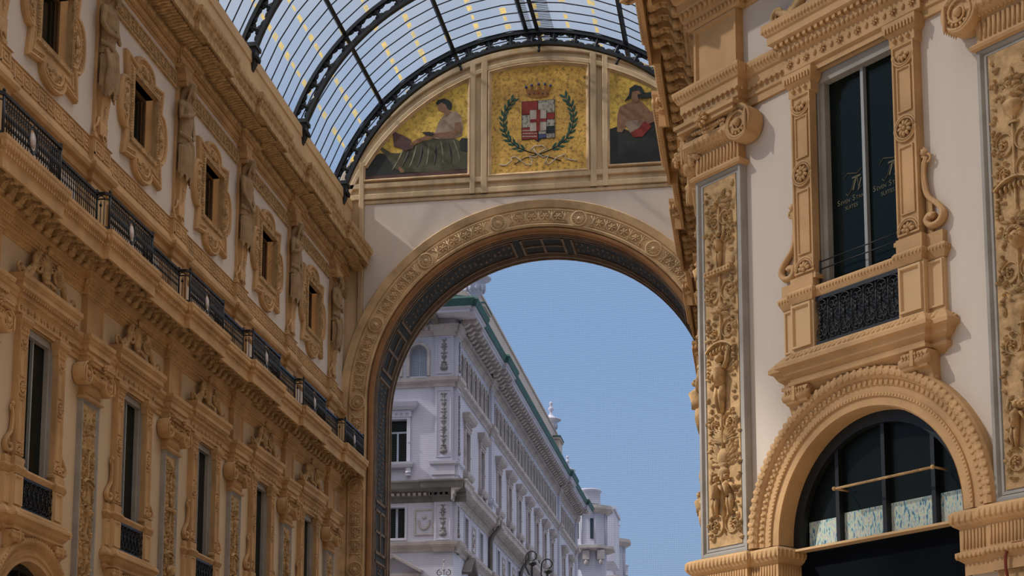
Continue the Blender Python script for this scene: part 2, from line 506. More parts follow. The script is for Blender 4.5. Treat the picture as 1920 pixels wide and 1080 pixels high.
# ------------------------------------------------------------------ tall window surround
def svolute(mb, pts, r0, w, d, k=1, seg=5):
    mb.tube(pts, w, seg)
def window_parts():
    P = {}
    m = MB()                                                      # grey stone jamb
    m.sweep([(0, -.45), (0, .03), (.03, .05), (.06, .02), (.10, .04), (.12, -.02)], rect(-.8, .8, 9.3, 13.02), 'elev', closed=True)
    m.box(-.86, -.78, -.45, .0, 9.3, 13.05); m.box(.78, .86, -.45, .0, 9.3, 13.05); m.box(-.86, .86, -.45, 0, 13.0, 13.08)
    m.box(-.79, .79, -.16, -.02, 12.82, 13.02); m.box(-.79, -.7, -.165, -.05, 9.3, 12.9); m.box(.7, .79, -.165, -.05, 9.3, 12.9)
    P['stone_jamb'] = (m, GREYST)
    m = MB(); m.box(-.8, .8, -.19, -.17, 8.8, 13.0); P['glass_pane'] = (m, GLASS)
    m = MB()
    for a, b in ((-.8, -.73), (.73, .8)): m.box(a, b, -.17, -.12, 9.3, 13.0)
    m.box(-.8, .8, -.17, -.12, 12.9, 13.0)
    P['casement_frame'] = (m, STEEL)
    m = MB(); m.box(-.028, .028, -.17, -.1, 9.3, 12.95); P['mullion'] = (m, SASH)
    for k, nm in ((-1, 'l'), (1, 'r')):
        m = MB(); c = k*1.0
        m.box(c-.2, c+.2, 0, .14, 9.72, 12.72)
        m.frame(c-.2, c+.2, 9.85, 12.7, .05, .12, .17)
        m.frame(c-.13, c+.13, 10.15, 11.17, .035, .12, .165); m.frame(c-.13, c+.13, 11.67, 12.35, .035, .12, .165)
        for z in (9.9, 11.42, 12.55):
            a0, a1 = (0, PI) if z < 10 else ((PI, 2*PI) if z > 12 else (0, 2*PI))
            m.rosette((c, .15, z), .145, 9 if z == 11.42 else 5, .05, a0=a0, a1=a1)
            m.tube([(c+cos(a0+(a1-a0)*i/16)*.19, .16, z+sin(a0+(a1-a0)*i/16)*.19) for i in range(17)], .018, 5)
        m.sweep([(0, 12.68), (.03, 12.7), (.03, 12.84), (.08, 12.9), (.1, 12.98), (.1, 13.05), (0, 13.05)], [(c-.2, 0), (c-.2, .14), (c+.2, .14), (c+.2, 0)])
        for j in range(3): m.ell((c-.12+j*.12, .19, 12.77), (.035, .04, .035))
        for j in range(9): m.box(c-.25+j*.06, c-.225+j*.06, .22, .26, 12.89, 12.98)
        m.sweep([(0, 9.72), (.05, 9.72), (.05, 9.78), (0, 9.82)], [(c-.2, 0), (c-.2, .14), (c+.2, .14), (c+.2, 0)])
        P['frame_pilaster_'+nm] = (m, OCHRE)
        m = MB()                                                  # side console scroll
        e = k*1.24
        pts = [(e, .06, 11.5), (e+k*.07, .08, 11.45), (e+k*.03, .08, 11.3), (e+k*.02, .08, 11.0), (e+k*.08, .08, 10.6), (e+k*.24, .08, 10.35), (e+k*.34, .08, 10.12), (e+k*.27, .08, 9.93), (e+k*.12, .08, 9.92), (e+k*.06, .08, 10.05), (e+k*.13, .08, 10.15), (e+k*.2, .08, 10.08)]
        sm = []
        for i in range(len(pts)-1):
            for j in range(4):
                t = j/4; p0 = pts[max(0, i-1)]; p1 = pts[i]; p2 = pts[i+1]; p3 = pts[min(len(pts)-1, i+2)]
                sm.append(tuple(.5*(2*b+(c2-a)*t+(2*a-5*b+4*c2-d2)*t*t+(-a+3*b-3*c2+d2)*t**3) for a, b, c2, d2 in zip(p0, p1, p2, p3)))
        sm = [(a-k*.03, .07, 9.84+(c2-9.84)*.66) for a, b, c2 in sm]
        m.tube(sm, [.026+.026*min(1, i/30) for i in range(len(sm))], 6, flat=1.6)
        m.tube([(a+k*.035, b+.03, c2) for a, b, c2 in sm[4:-14]], .014, 5)
        m.ell((e+k*.03, .09, 10.98), (.05, .06, .06)); m.spiral((e+k*.07, .07, 10.88), .06, 1.1, a0=PI/2, sgn=-k, w=.02, flower=False)
        for j in range(4): m.leaf((e+k*.02, .1, 10.95), PI/2+(j-1.5)*.6, .12, .03, .03)
        m.box(min(e, e+k*.1), max(e, e+k*.1), 0, .05, 9.8, 10.3)
        P['side_scroll_'+nm] = (m, OCHRE)
    m = MB()                                                      # entablature of the window
    pth = [(-1.28, 0), (-1.28, .1), (1.28, .1), (1.28, 0)]
    m.sweep([(0, 13.0), (.0, 13.1), (.05, 13.12), (.05, 13.38), (.1, 13.42), (.12, 13.5), (.12, 13.55), (0, 13.55)], pth)
    for i in range(15):
        u = -1.2+i*2.4/14
        if i % 2 == 0: m.rosette((u, .16, 13.25), .075, 6, .035, ring=False)
        else: m.ell((u, .16, 13.25), (.035, .03, .05))
    n = 30
    for i in range(n): m.ell((-1.32+i*2.64/(n-1), .22, 13.45), (.035, .03, .04))
    m.sweep([(0, 13.52), (.1, 13.55), (.14, 13.6), (.2, 13.62), (.23, 13.64), (.23, 13.76), (.26, 13.78), (.29, 13.86), (.3, 13.95), (0, 13.97)], pth)
    for i in range(24): m.box(-1.4+i*.12, -1.34+i*.12, .2, .29, 13.55, 13.63)
    for i in range(46): m.ell((-1.56+i*3.12/45, .38, 13.85), (.03, .03, .04))
    P['entablature'] = (m, OCHRE)
    m = MB()                                                      # crest: two long scrolls and a shell
    for k in (-1, 1):
        pts = []
        for i in range(30):
            t = i/29
            pts.append((k*(1.4-.95*t), .2, 14.08+.12*sin(t*PI*2+2.2)+.62*t*t))
        m.tube(pts, [.05+.03*sin(PI*i/29) for i in range(30)], 6)
        m.spiral((k*1.4, .16, 14.14), .13, 1.3, a0=-PI/2, sgn=k, w=.04, flower=True)
        m.spiral((k*.5, .16, 14.52), .24, 1.6, a0=PI/2, sgn=-k, w=.05, flower=True)
        for j in range(8):
            m.leaf((k*(1.2-.1*j), .16, 14.03+.05*j), PI/2-k*(-.5+.06*j), .26+.02*j, .07, .08, curl=k*.9)
    m.ell((0, .14, 14.45), (.19, .09, .28), q=(12, 8))
    for j in range(11):
        a = PI*(j+.5)/11; m.leaf((0, .16, 14.55), a, .38, .05, .07, curl=(a-PI/2)*.3)
    for j in range(7): m.ell(((j-3)*.09, .25, 14.2-.02*abs(j-3)), (.05, .05, .05))
    m.ell((0, .2, 15.0), (.1, .08, .12)); m.box(-1.3, 1.3, 0, .14, 13.95, 14.06)
    P['crest'] = (m, OCHRE_D)
    m = MB()                                                      # pedestal course with its rope moulding
    pth = [(-1.54, 0), (-1.54, .08), (-1.24, .08), (-1.24, .2), (-.82, .2), (-.82, .12), (.82, .12), (.82, .2), (1.24, .2), (1.24, .08), (1.54, .08), (1.54, 0)]
    m.sweep([(0, 9.4), (.02, 9.44), (.05, 9.5), (.06, 9.56), (.03, 9.6), (0, 9.6)], pth)
    band(m, pth, .055, 9.53, .06, (.02, .02, .028))
    for k in (-1, 1):
        m.box(k*1.03-.23, k*1.03+.23, 0, .2, 9.58, 9.8); m.box(min(k*1.24, k*1.54), max(k*1.24, k*1.54), 0, .1, 9.58, 9.78)
    P['rail_course'] = (m, OCHRE)
    for k, nm in ((-1, 'l'), (1, 'r')):
        m = MB(); c = k*1.04
        m.box(c-.24, c+.22, 0, .18, 8.62, 9.42); m.frame(c-.21, c+.19, 8.7, 9.38, .06, .16, .22)
        s0, s1 = sorted((k*1.25, k*1.52)); m.box(s0, s1, 0, .07, 8.62, 9.42); m.frame(s0+.01, s1-.01, 8.7, 9.38, .05, .05, .1)
        P['pedestal_panel_'+nm] = (m, OCHRE_P)
    m = MB()                                                      # iron grille
    m.box(-.8, .8, .12, .15, 8.66, 8.72); m.box(-.8, .8, .12, .15, 9.36, 9.42)
    for i in range(7):
        c = -.69+i*.23
        for zc, a in ((8.84, 1), (9.25, -1)):
            for k in (-1, 1): m.spiral((c+k*.05, .12, zc), .055, 1.2, a0=a*PI/2, sgn=k*a, w=.014, flower=False, n=14)
            m.tube([(c+.1*cos(t), .15, zc+.1*sin(t)) for t in [j*PI/6 for j in range(13)]], .01, 4)
        m.tube([(c-.08, .14, 8.95), (c+.0, .14, 9.05), (c-.08, .14, 9.15)], .011, 4); m.tube([(c+.08, .14, 8.95), (c, .14, 9.05), (c+.08, .14, 9.15)], .011, 4)
        m.ell((c, .17, 9.05), (.03, .03, .05)); m.ell((c, .17, 8.97), (.022, .02, .022)); m.ell((c, .17, 9.13), (.022, .02, .022))
        m.tube([(c+.115, .13, 8.7), (c+.115, .13, 9.4)], .012, 4)
    P['iron_grille'] = (m, IRON)
    m = MB(); m.box(-.8, .8, .02, .06, 8.62, 9.44); P['grille_backing'] = (m, STEEL)
    m = MB()                                                      # leaf carved sill shelf
    pth = [(-1.5, 0), (-1.5, .07), (-1.24, .07), (-1.24, .2), (1.24, .2), (1.24, .07), (1.5, .07), (1.5, 0)]
    m.sweep([(-.1, 8.66), (0, 8.66), (.12, 8.56), (.2, 8.47), (.2, 8.41), (.14, 8.38), (.1, 8.3), (.03, 8.24), (.03, 8.2), (.06, 8.19), (.06, 8.14), (-.02, 8.1), (-.1, 8.02), (-.3, 8.0)], pth, smooth=False)
    for a, b in zip(pth[:-1], pth[1:]):
        L = math.hypot(b[0]-a[0], b[1]-a[1]); n = max(1, int(L/.09)); ang = math.atan2(b[1]-a[1], b[0]-a[0])
        for i in range(n):
            t = (i+.5)/n
            for q in (.05, .1, .15):
                x = a[0]+(b[0]-a[0])*t-sin(ang)*q; y = a[1]+(b[1]-a[1])*t+cos(ang)*q
                m.ell((x+random.uniform(-.02, .02), y, 8.605-(q-.04)*.8), (.042, .036, .03))
    P['sill_shelf'] = (m, OCHRE)
    for k, nm in ((-1, 'l'), (1, 'r')):
        m = MB(); c = k*1.12
        prof = [(.0, 8.1), (.26, 8.1), (.31, 8.02), (.31, 7.94), (.27, 7.86), (.2, 7.84), (.17, 7.78), (.15, 7.7), (.1, 7.66), (.04, 7.66), (0, 7.72)]
        m.add([(c-.22, a, b) for a, b in prof]+[(c+.22, a, b) for a, b in prof],
              [tuple(range(len(prof))), tuple(reversed(range(len(prof), 2*len(prof))))]+[(i, (i+1) % len(prof), len(prof)+(i+1) % len(prof), len(prof)+i) for i in range(len(prof))])
        m.tube([(c-.25, .26, 7.96), (c+.25, .26, 7.96)], .07, 10); m.tube([(c-.24, .08, 7.71), (c+.24, .08, 7.71)], .055, 8)
        for j in range(7):
            for i in range(4): m.ell((c-.17+j*.056, .33-.02*i*i*.4, 8.04-.04*i), (.022, .02, .03))
        m.box(c-.03, c+.03, .25, .345, 7.88, 8.1)
        P['corbel_'+nm] = (m, OCHRE)
    return {k: (m.mesh(k.replace('_l', '').replace('_r', '') if k[-2:] in ('_l', '_r') else k), mt) for k, (m, mt) in P.items()}
WP = {}
def tall_window(wall, u, label, group=None):
    if not WP: WP.update(window_parts())
    t = thing('balcony_window', label, 'window', wall, u, group=group)
    made = {}
    for k, (me, mt) in WP.items():
        nm = k[:-2] if k[-2:] in ('_l', '_r') else k
        par = t
        if k in ('mullion', 'glass_pane'): par = made['casement_frame'] if 'casement_frame' in made else t
        made[k] = part(nm, me, mt, par)
    return t

# ------------------------------------------------------------------ arched shop window
ZS = 5.85
def archpath(R, z0=0, n=40, zs=ZS):
    return [(-R, z0)]+arc((0, zs), R, PI, 0, n)+[(R, z0)]
def arch_parts():
    P = {}
    m = MB()
    m.sweep([(-.02, .08), (.0, .08), (0, .1), (.13, .11), (.13, .14), (.18, .14), (.18, .11), (.27, .11), (.29, .13), (.37, .15), (.38, .18), (.42, .22), (.48, .24), (.53, .21), (.56, .15), (.56, 0)], archpath(1.72, ZS-.05), 'elev')
    m.sweep([(0, .09), (.0, -.5)], archpath(1.7, ZS-.05), 'elev')
    for R, st, r in ((2.2, .125, (.05, .018, .072)), (2.055, .1, (.03, .02, .045)), (1.875, .06, (.02, .014, .022))):
        pth = arc((0, ZS), R, PI, 0, 90)
        for x, z, a in along(pth, st): m.ell((x, .225 if R > 2.1 else (.145 if R > 2 else .14), z), r, a)
    P['archivolt'] = (m, OCHRE)
    m = MB(); m.sweep([(0, -.4), (0, -.2), (-.17, -.2), (-.17, -.32)], archpath(1.7, 5.75), 'elev'); 
    for u in (-.83, .06, .95):
        h = math.sqrt(1.62**2-u*u)+ZS
        m.box(u-.035, u+.035, -.34, -.24, 5.75, h)
    P['casement_frame'] = (m, STEEL)
    m = MB(); m.add([(a, -.35, b) for a, b in [(-1.68, 5.7)]+arc((0, ZS), 1.68, PI, 0, 40)+[(1.68, 5.7)]], [tuple(range(43))]); P['glass_pane'] = (m, GLASS_A)
    m = MB(); m.tube([(-.68, .0, 6.5), (1.17, .0, 6.5)], .02, 6)
    for u in (-.66, 1.15): m.tube([(u, -.3, 6.5), (u, .02, 6.5)], .016, 6); m.ell((u, .01, 6.5), (.035, .035, .035))
    P['cross_rod'] = (m, OCHRE_D)
    m = MB(); m.box(-1.7, 1.7, -.3, -.1, 5.70, 5.735); P['transom_bar'] = (m, OCHRE_P)
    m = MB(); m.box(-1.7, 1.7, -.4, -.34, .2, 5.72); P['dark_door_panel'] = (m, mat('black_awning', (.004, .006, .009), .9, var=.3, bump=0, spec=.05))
    return {k: (m.mesh(k), mt) for k, (m, mt) in P.items()}
AP = {}
def arch_window(wall, u, label, group=None):
    if not AP: AP.update(arch_parts())
    t = thing('arched_window', label, 'window', wall, u, group=group)
    made = {}
    for k, (me, mt) in AP.items():
        made[k] = part(k, me, mt, made['casement_frame'] if k in ('glass_pane', 'cross_rod') else t)
    return t

# ------------------------------------------------------------------ upper window with its lobed frame
def lobed(o=0.0):
    """outline of the frame, o = outward offset"""
    w, h = 1.3+o, 1.42+o; r = .72+o*.4
    pts = []
    def lobe(cx, cz, ang, rw, rh):
        out = []
        for i in range(13):
            a = PI*i/12
            x = -cos(a)*rw; y = sin(a)**.8*rh
            out.append((cx+x*cos(ang)-y*sin(ang), cz+x*sin(ang)+y*cos(ang)))
        return out
    q = .62+o*.3
    pts += [(-w, h)] + lobe(0, h-.1, 0, q, .42) + [(w, h)]
    pts += lobe(w-.1, 0, -PI/2, q+.1, .45) + [(w, -h)]
    pts += lobe(0, -h+.1, PI, q, .42) + [(-w, -h)]
    pts += lobe(-w+.1, 0, PI/2, q+.1, .45)
    return [(a, b+20.75) for a, b in pts]
def upper_parts():
    P = {}
    m = MB(); o = lobed(); inner = rect(-.84, .84, 19.93, 21.75)
    me = holed(o, [inner], .35, .09); P['frame_face'] = (me, OCHRE)
    m.sweep([(.04, 0), (.04, .1), (0, .16), (-.05, .15), (-.07, .09)], o, 'elev', closed=True)
    m.sweep([(0, .09), (-.02, .13), (-.06, .12), (-.07, .09)], lobed(-.17), 'elev', closed=True)
    P['frame_moulding'] = (m, OCHRE)
    m = MB()
    for x, z, a in along(lobed(-.115), .13, True): m.ell((x, .11, z), (.04, .03, .02), a)
    m.sweep([(0, .09), (0, .17), (.06, .15), (.14, .1)], inner, 'elev', closed=True)
    for x, z, a in along(rect(-.9, .9, 19.87, 21.81), .085, True):
        m.leaf((x, .13, z), a+1.1, .1, .035, .06, curl=-.6)
    for cx, cz, an in ((0, 1.5, 0), (1.38, 0, -PI/2), (0, -1.5, PI), (-1.38, 0, PI/2)):
        sx = cx*.86; sz = 20.75+cz*.86
        for j in range(7):
            a = an+PI*(j+.5)/7; m.leaf((sx, .1, sz), a, .30, .055, .06, curl=(a-an-PI/2)*.5)
        for k in (-1, 1):
            px, pz = sx+cos(an)*k*.34, sz+sin(an)*k*.34
            m.spiral((px, .09, pz), .1, 1.2, a0=an+PI/2, sgn=-k, w=.022, flower=False, n=14)
        m.ell((sx, .13, sz), (.09, .06, .09))
    P['carved_border'] = (m, OCHRE_D)
    m = MB(); m.sweep([(0, -.35), (0, -.2), (-.1, -.2), (-.1, -.28)], inner, 'elev', closed=True); m.box(-.03, .03, -.33, -.24, 19.93, 21.75)
    P['casement_frame'] = (m, WOOD)
    m = MB(); m.box(-.84, .84, -.36, -.34, 19.93, 21.75); P['glass_pane'] = (m, GLASS)
    return {k: ((m.mesh(k) if isinstance(m, MB) else m), mt) for k, (m, mt) in P.items()}
UP = {}
def upper_window(wall, u, label, group=None):
    if not UP: UP.update(upper_parts())
    t = thing('lobed_window', label, 'window', wall, u, group=group)
    made = {}
    for k, (me, mt) in UP.items():
        made[k] = part(k, me, mt, made['casement_frame'] if k == 'glass_pane' else t)

# ------------------------------------------------------------------ atlas figures and their herm pillars
def fuse(mb, name, vox=.026, it=3):
    o = bpy.data.objects.new('tmp', mb.mesh(name)); COL.objects.link(o)
    r = o.modifiers.new('r', 'REMESH'); r.mode = 'VOXEL'; r.voxel_size = vox; r.use_smooth_shade = True
    s = o.modifiers.new('s', 'SMOOTH'); s.iterations = it; s.factor = .5
    dg = bpy.context.evaluated_depsgraph_get()
    me = bpy.data.meshes.new_from_object(o.evaluated_get(dg)); me.name = name
    bpy.data.objects.remove(o)
    return me
def atlas_body(kind):
    """half-length figure, seen from its left side: hips at z 21.3, head bowed forward (d) at z 23"""
    b = MB(); B = lambda pts, r: b.tube(pts, r, 12)
    B([(0, .28, 21.2), (0, .33, 21.6), (0, .36, 21.95), (0, .36, 22.3), (0, .38, 22.5), (0, .44, 22.62)], [.33, .29, .31, .36, .28, .14])
    for k in (-1, 1):
        b.ell((k*.16, .55, 22.25), (.17, .11, .14), q=(12, 8))        # chest
        b.ell((k*.34, .36, 22.38), (.14, .15, .15), q=(12, 8))        # shoulder
        b.ell((k*.1, .55, 21.85), (.09, .07, .2), q=(8, 6))
    B([(0, .42, 22.55), (0, .55, 22.72)], [.13, .11])
    b.ell((0, .66, 22.84), (.15, .18, .18), q=(16, 10)); b.ell((0, .74, 22.73), (.1, .12, .1), q=(12, 8))
    b.ell((0, .84, 22.78), (.03, .05, .05)); b.ell((0, .8, 22.84), (.11, .05, .03)); b.ell((0, .82, 22.70), (.05, .03, .02))
    for k in (-1, 1): b.ell((k*.15, .66, 22.82), (.025, .04, .05))
    if kind == 0:     # arms crossed low over the belly
        for k in (-1, 1):
            B([(k*.38, .38, 22.35), (k*.46, .42, 21.95), (k*.36, .6, 21.75), (-k*.05, .74, 21.82+.05*k)], [.125, .105, .085, .055])
            hand(b, (-k*.06, .76, 21.83+.05*k), -k)
    elif kind == 1:   # one hand to the chest, one on the cloth
        B([(-.38, .38, 22.35), (-.48, .42, 21.95), (-.3, .66, 22.0), (.02, .74, 22.2)], [.125, .105, .085, .055]); hand(b, (.03, .76, 22.22), 1)
        B([(.38, .38, 22.35), (.46, .45, 21.9), (.36, .6, 21.6), (.12, .7, 21.45)], [.125, .105, .085, .055]); hand(b, (.1, .71, 21.44), -1)
    else:             # both arms hanging forward, hands meeting below the waist
        for k in (-1, 1):
            B([(k*.38, .38, 22.35), (k*.45, .46, 21.95), (k*.3, .66, 21.65), (k*.06, .78, 21.4)], [.125, .1, .08, .055]); hand(b, (k*.05, .79, 21.39), -k)
    return fuse(b, 'body')
def hand(b, c, k):
    b.ell(c, (.065, .04, .055), q=(8, 6))
    for j in range(4): b.tube([(c[0], c[1]+.01, c[2]+.035-.024*j), (c[0]+k*.07, c[1]+.03, c[2]+.03-.024*j), (c[0]+k*.11, c[1], c[2]+.01-.024*j)], [.017, .015, .012], 5)
    b.tube([(c[0], c[1]+.01, c[2]+.05), (c[0]+k*.05, c[1]+.05, c[2]+.08)], [.018, .014], 5)
def atlas_hair(kind):
    b = MB()
    if kind == 1 or kind == 2:   # hooded cloth falling down the back
        b.ell((0, .62, 22.93), (.21, .26, .17), q=(12, 8), tilt=.3)
        b.tube([(0, .8, 22.98), (0, .55, 23.0), (0, .25, 22.8), (0, .14, 22.45)], [.13, .19, .2, .16], 10)
        for k in (-1, 1): b.tube([(k*.15, .72, 22.98), (k*.17, .62, 22.72), (k*.16, .5, 22.5), (k*.15, .48, 22.3)], [.06, .06, .05, .04], 6)
    else:                         # curled hair and beard
        for i in range(60):
            a = random.uniform(0, 2*PI); t = random.uniform(.1, 1.5)
            b.ell((.16*sin(t)*cos(a), .62+.19*sin(t)*sin(a)*1-.02, 22.86+.18*cos(t)), (.05, .05, .045))
        for i in range(24): b.ell((random.uniform(-.09, .09), .78+random.uniform(-.05, .05), 22.66+random.uniform(-.12, .04)), (.035, .035, .04))
    return fuse(b, 'hair', .022, 2)
def atlas_cloth(kind):
    b = MB()
    b.lathe([(0.1, 0), (.34, .02), (.36, .3), (.37, .6), (.38, .9), (.36, 1.1), (.30, 1.22), (0.1, 1.24)], (0, .27, 20.3), 16)
    n = 13
    for i in range(n):
        a = PI*(i+.5)/n
        x, y = .37*cos(a), .27+.37*sin(a)
        b.tube([(x*.4+.12, .6, 21.3), (x*.9, y*1.02, 21.0-.1*cos(a)), (x*1.02, y+.02, 20.6), (x, y, 20.25-.1*(i % 3))], [.04, .055, .05, .045], 6)
    b.ell((.13, .64, 21.3), (.14, .1, .12), q=(8, 6))                # knot
    b.tube([(.13, .68, 21.3), (.16, .7, 20.9), (.12, .62, 20.4), (.18, .6, 20.15)], [.08, .09, .11, .06], 8)
    b.tube([(-.37, .3, 21.5), (-.15, .62, 21.42), (.15, .66, 21.33), (.37, .35, 21.5)], .075, 8)
    if kind == 0: b.tube([(-.3, .5, 21.3), (-.25, .66, 20.9), (-.3, .6, 20.3), (-.3, .5, 20.0)], [.09, .12, .13, .05], 8)
    return fuse(b, 'drapery', .024, 2)
def herm():
    m = MB()
    m.box(-.33, .33, 0, .15, 18.8, 23.6)                           # flat strip behind
    m.box(-.4, .4, 0, .2, 18.82, 19.05)
    n = 5                                                          # tapering pillar below the cloth
    v = []
    for z, w, d in ((19.05, .2, .3), (19.35, .24, .32), (19.4, .2, .28), (20.4, .28, .42)):
        v += [(-w, 0, z), (w, 0, z), (w, d, z), (-w, d, z)]
    m.add(v, [(4*i+a, 4*i+(a+1) % 4, 4*i+4+(a+1) % 4, 4*i+4+a) for i in range(3) for a in range(4)]+[(0, 1, 2, 3), (12, 13, 14, 15)])
    m.spiral((0, .33, 18.98), .12, 1, w=.03, flower=False)
    for k in (-1, 1):
        m.tube([(k*.34, .14, 18.9), (k*.36, .14, 19.2), (k*.26, .2, 19.3), (k*.24, .25, 19.5)], .05, 6)
    for j in range(9): m.leaf((0, .32+.01*j, 20.35-.09*j), -PI/2+(.7 if j % 2 else -.7), .13, .04, .05)
    m.box(-.3, .3, 0, .55, 22.98, 23.1); m.sweep([(0, 23.1), (.06, 23.15), (.1, 23.25), (.1, 23.3), (0, 23.3)], [(-.33, 0), (-.33, .5), (.33, .5), (.33, 0)])
    m.box(-.3, .3, 0, .45, 23.3, 23.6)
    return m.mesh('pillar')
SM = {}
def atlas(u, k, label):
    if not SM:
        SM['herm'] = herm()
        for q in range(3): SM['b%d' % q] = atlas_body(q); SM['h%d' % q] = atlas_hair(q); SM['c%d' % q] = atlas_cloth(q)
        sh = MB(); sh.disc([(.28, 0), (.3, .03), (.26, .05), (.1, .1), (0, .11)], (0, 0, 0), 20)
        for p in range(len(sh.v)): sh.v[p] = (sh.v[p][0]*.8, sh.v[p][1], sh.v[p][2]*1.6)
        SM['sh'] = sh.mesh('shield')
    t = thing('atlas_statue', label, 'statue', 'L', u, group='carved atlas figures between the upper windows')
    part('pillar', SM['herm'], OCHRE, t, scale=(1, .62, 1))
    b = part('body', SM['b%d' % k], STATUE, t, scale=(1, .62, 1))
    part('hair' if k == 0 else 'hood', SM['h%d' % k], STATUE, b)
    part('drapery', SM['c%d' % k], STATUE, b)
    if k == 0 and u < 38: part('shield', SM['sh'], STATUE, b, loc=(.28, .55, 20.75), rz=0)
STATUE = mat('statue_stone', (.34, .225, .12), .85, var=.35, scale=3, bump=.35, bscale=20)
# ------------------------------------------------------------------ the arcade walls
BAY = 5.6
PIL_L = [31.6+BAY*i for i in range(6)]          # pilaster centres on the left wall
WIN_L = [34.4+BAY*i for i in range(5)]
UEND = 61.6
def warch(c, R=1.74):
    return [(c-R, .05)]+arc((c, ZS), R, PI, 0, 32)+[(c+R, .05)]
def lower_wall(name, wall, u0, u1, wins, m):
    holes = []
    for c in wins:
        holes.append(rect(c-.84, c+.84, 9.2, 13.02)); holes.append(warch(c))
    return struct(name, holed(rect(u0, u1, 0, 15.2), holes, .5), m, wall)
lower_wall('wall_left', 'L', 28.0, UEND, WIN_L, BUFF)
lower_wall('wall_octagon', 'D', -18.74, -9.0, [-15.35], PLASTER)
lower_wall('wall_right', 'R', -UEND, -25.66, [-34.4], BUFF)
# upper wall left
m = MB(); m.box(25.2, UEND, -.3, -.02, 15.2, 18.4)
wb = struct('wall_attic_base', m, OCHRE_P, 'L')
struct('wall_upper_left', holed(rect(25.2, UEND, 18.4, 24.0), [rect(c-.84, c+.84, 19.93, 21.75) for c in [28.8]+WIN_L], .35), PLASTER, 'L')
m = MB(); m.box(-UEND, -25.66, -.3, 0, 15.2, 27.0)
struct('wall_upper_right', m, PLASTER, 'R')

for i, u in enumerate(PIL_L):
    pilaster('L', u, ['pilaster cut by the left edge of the photo, scroll capital beside the first long window',
                      'pilaster right of the first long window of the left wall',
                      'pilaster between the second and third long windows of the left wall',
                      'pilaster between the third and fourth long windows of the left wall',
                      'pilaster between the fourth and fifth long windows of the left wall',
                      'last pilaster of the left wall, next to the great arch'][i], i % 2, 'pilasters of the left wall')
pilaster('D', -18.21, 'tall corner pilaster right of the great arch, its panel carved with a winged figure', 0, 'pilasters of the near right wall')
pilaster('D', -12.57, 'pilaster at the right edge of the photo, basket and mask carved in its panel', 1, 'pilasters of the near right wall')
for i in range(3): pilaster('R', -26.45-BAY*i, 'pilaster on the arcade wall hidden behind the near corner pilaster', i % 2, 'pilasters of the far right wall')
lab = ['first and nearest long window of the left wall, iron grille over a carved sill', 'second long window of the left wall, counted from the left edge',
       'third long window of the left wall, between second and fourth pilaster', 'fourth long window of the left wall, narrow by distance', 'fifth and farthest long window of the left wall, beside the great arch']
for c, l in zip(WIN_L, lab): tall_window('L', c, l, 'long windows of the left wall')
tw = tall_window('D', -15.35, 'large window on the near right wall with gold lettering on dark glass')
tall_window('R', -34.4, 'edge of a window peeping past the tall corner pilaster, far right wall')
lab = ['round arched shop window under the first long window, bottom left corner', 'top of a round arch under the second long window', 'arched shop window under the third long window', 'arched shop window under the fourth long window', 'arched shop window under the fifth long window']
for c, l in zip(WIN_L, lab): arch_window('L', c, l, 'arched windows of the left wall')
aw = arch_window('D', -15.35, 'big arched window at lower right with rope and leaf archivolt and a horizontal rod')
# the strip of coloured posters seen through the arched glass
pm = bpy.data.materials.new('coloured_posters'); pm.use_nodes = True
N = pm.node_tree.nodes; Lk = pm.node_tree.links; b = N['Principled BSDF']
g = N.new('ShaderNodeNewGeometry'); mp = N.new('ShaderNodeMapping'); mp.inputs['Scale'].default_value = (16, 16, 4.5)
n = N.new('ShaderNodeTexNoise'); n.inputs['Scale'].default_value = 2.2; n.inputs['Detail'].default_value = 4
r = N.new('ShaderNodeValToRGB'); r.color_ramp.interpolation = 'LINEAR'
cs = [(.0, (.02, .04, .07)), (.36, (.05, .12, .22)), (.43, (.20, .42, .45)), (.48, (.50, .60, .56)), (.53, (.52, .48, .25)), (.58, (.45, .55, .52)), (.64, (.30, .26, .36)), (.72, (.3, .5, .48))]
r.color_ramp.elements[0].position = 0; r.color_ramp.elements[0].color = (*cs[0][1], 1); r.color_ramp.elements[1].position = .36; r.color_ramp.elements[1].color = (*cs[1][1], 1)
for p, c in cs[2:]: e = r.color_ramp.elements.new(p); e.color = (*c, 1)
Lk.new(g.outputs['Position'], mp.inputs['Vector']); Lk.new(mp.outputs['Vector'], n.inputs['Vector']); Lk.new(n.outputs['Fac'], r.inputs['Fac']); Lk.new(r.outputs['Color'], b.inputs['Base Color'])
m = MB()
for i, (a, c) in enumerate(((-1.5, -.87), (-.79, .02), (.1, .91), (.99, 1.52))):
    m.box(a, c, -.348, -.34, 5.76, 6.2 if i else 6.16)
solo('poster_strip', m, pm, 'strip of blue, green and yellow posters along the foot of the arched glass', 'poster', 'D', -15.35)

# small guard rail across the large window
m = MB()
for z in (9.86, 9.98): m.tube([(-.78, .06, z), (.78, .06, z)], .011, 6)
for u in (-.77, .77): m.tube([(u, .06, 9.6), (u, .06, 10.0)], .013, 6)
solo('guard_rail', m, STEEL, 'thin iron guard rail across the foot of the lettered window', 'rail', 'D', -15.35)

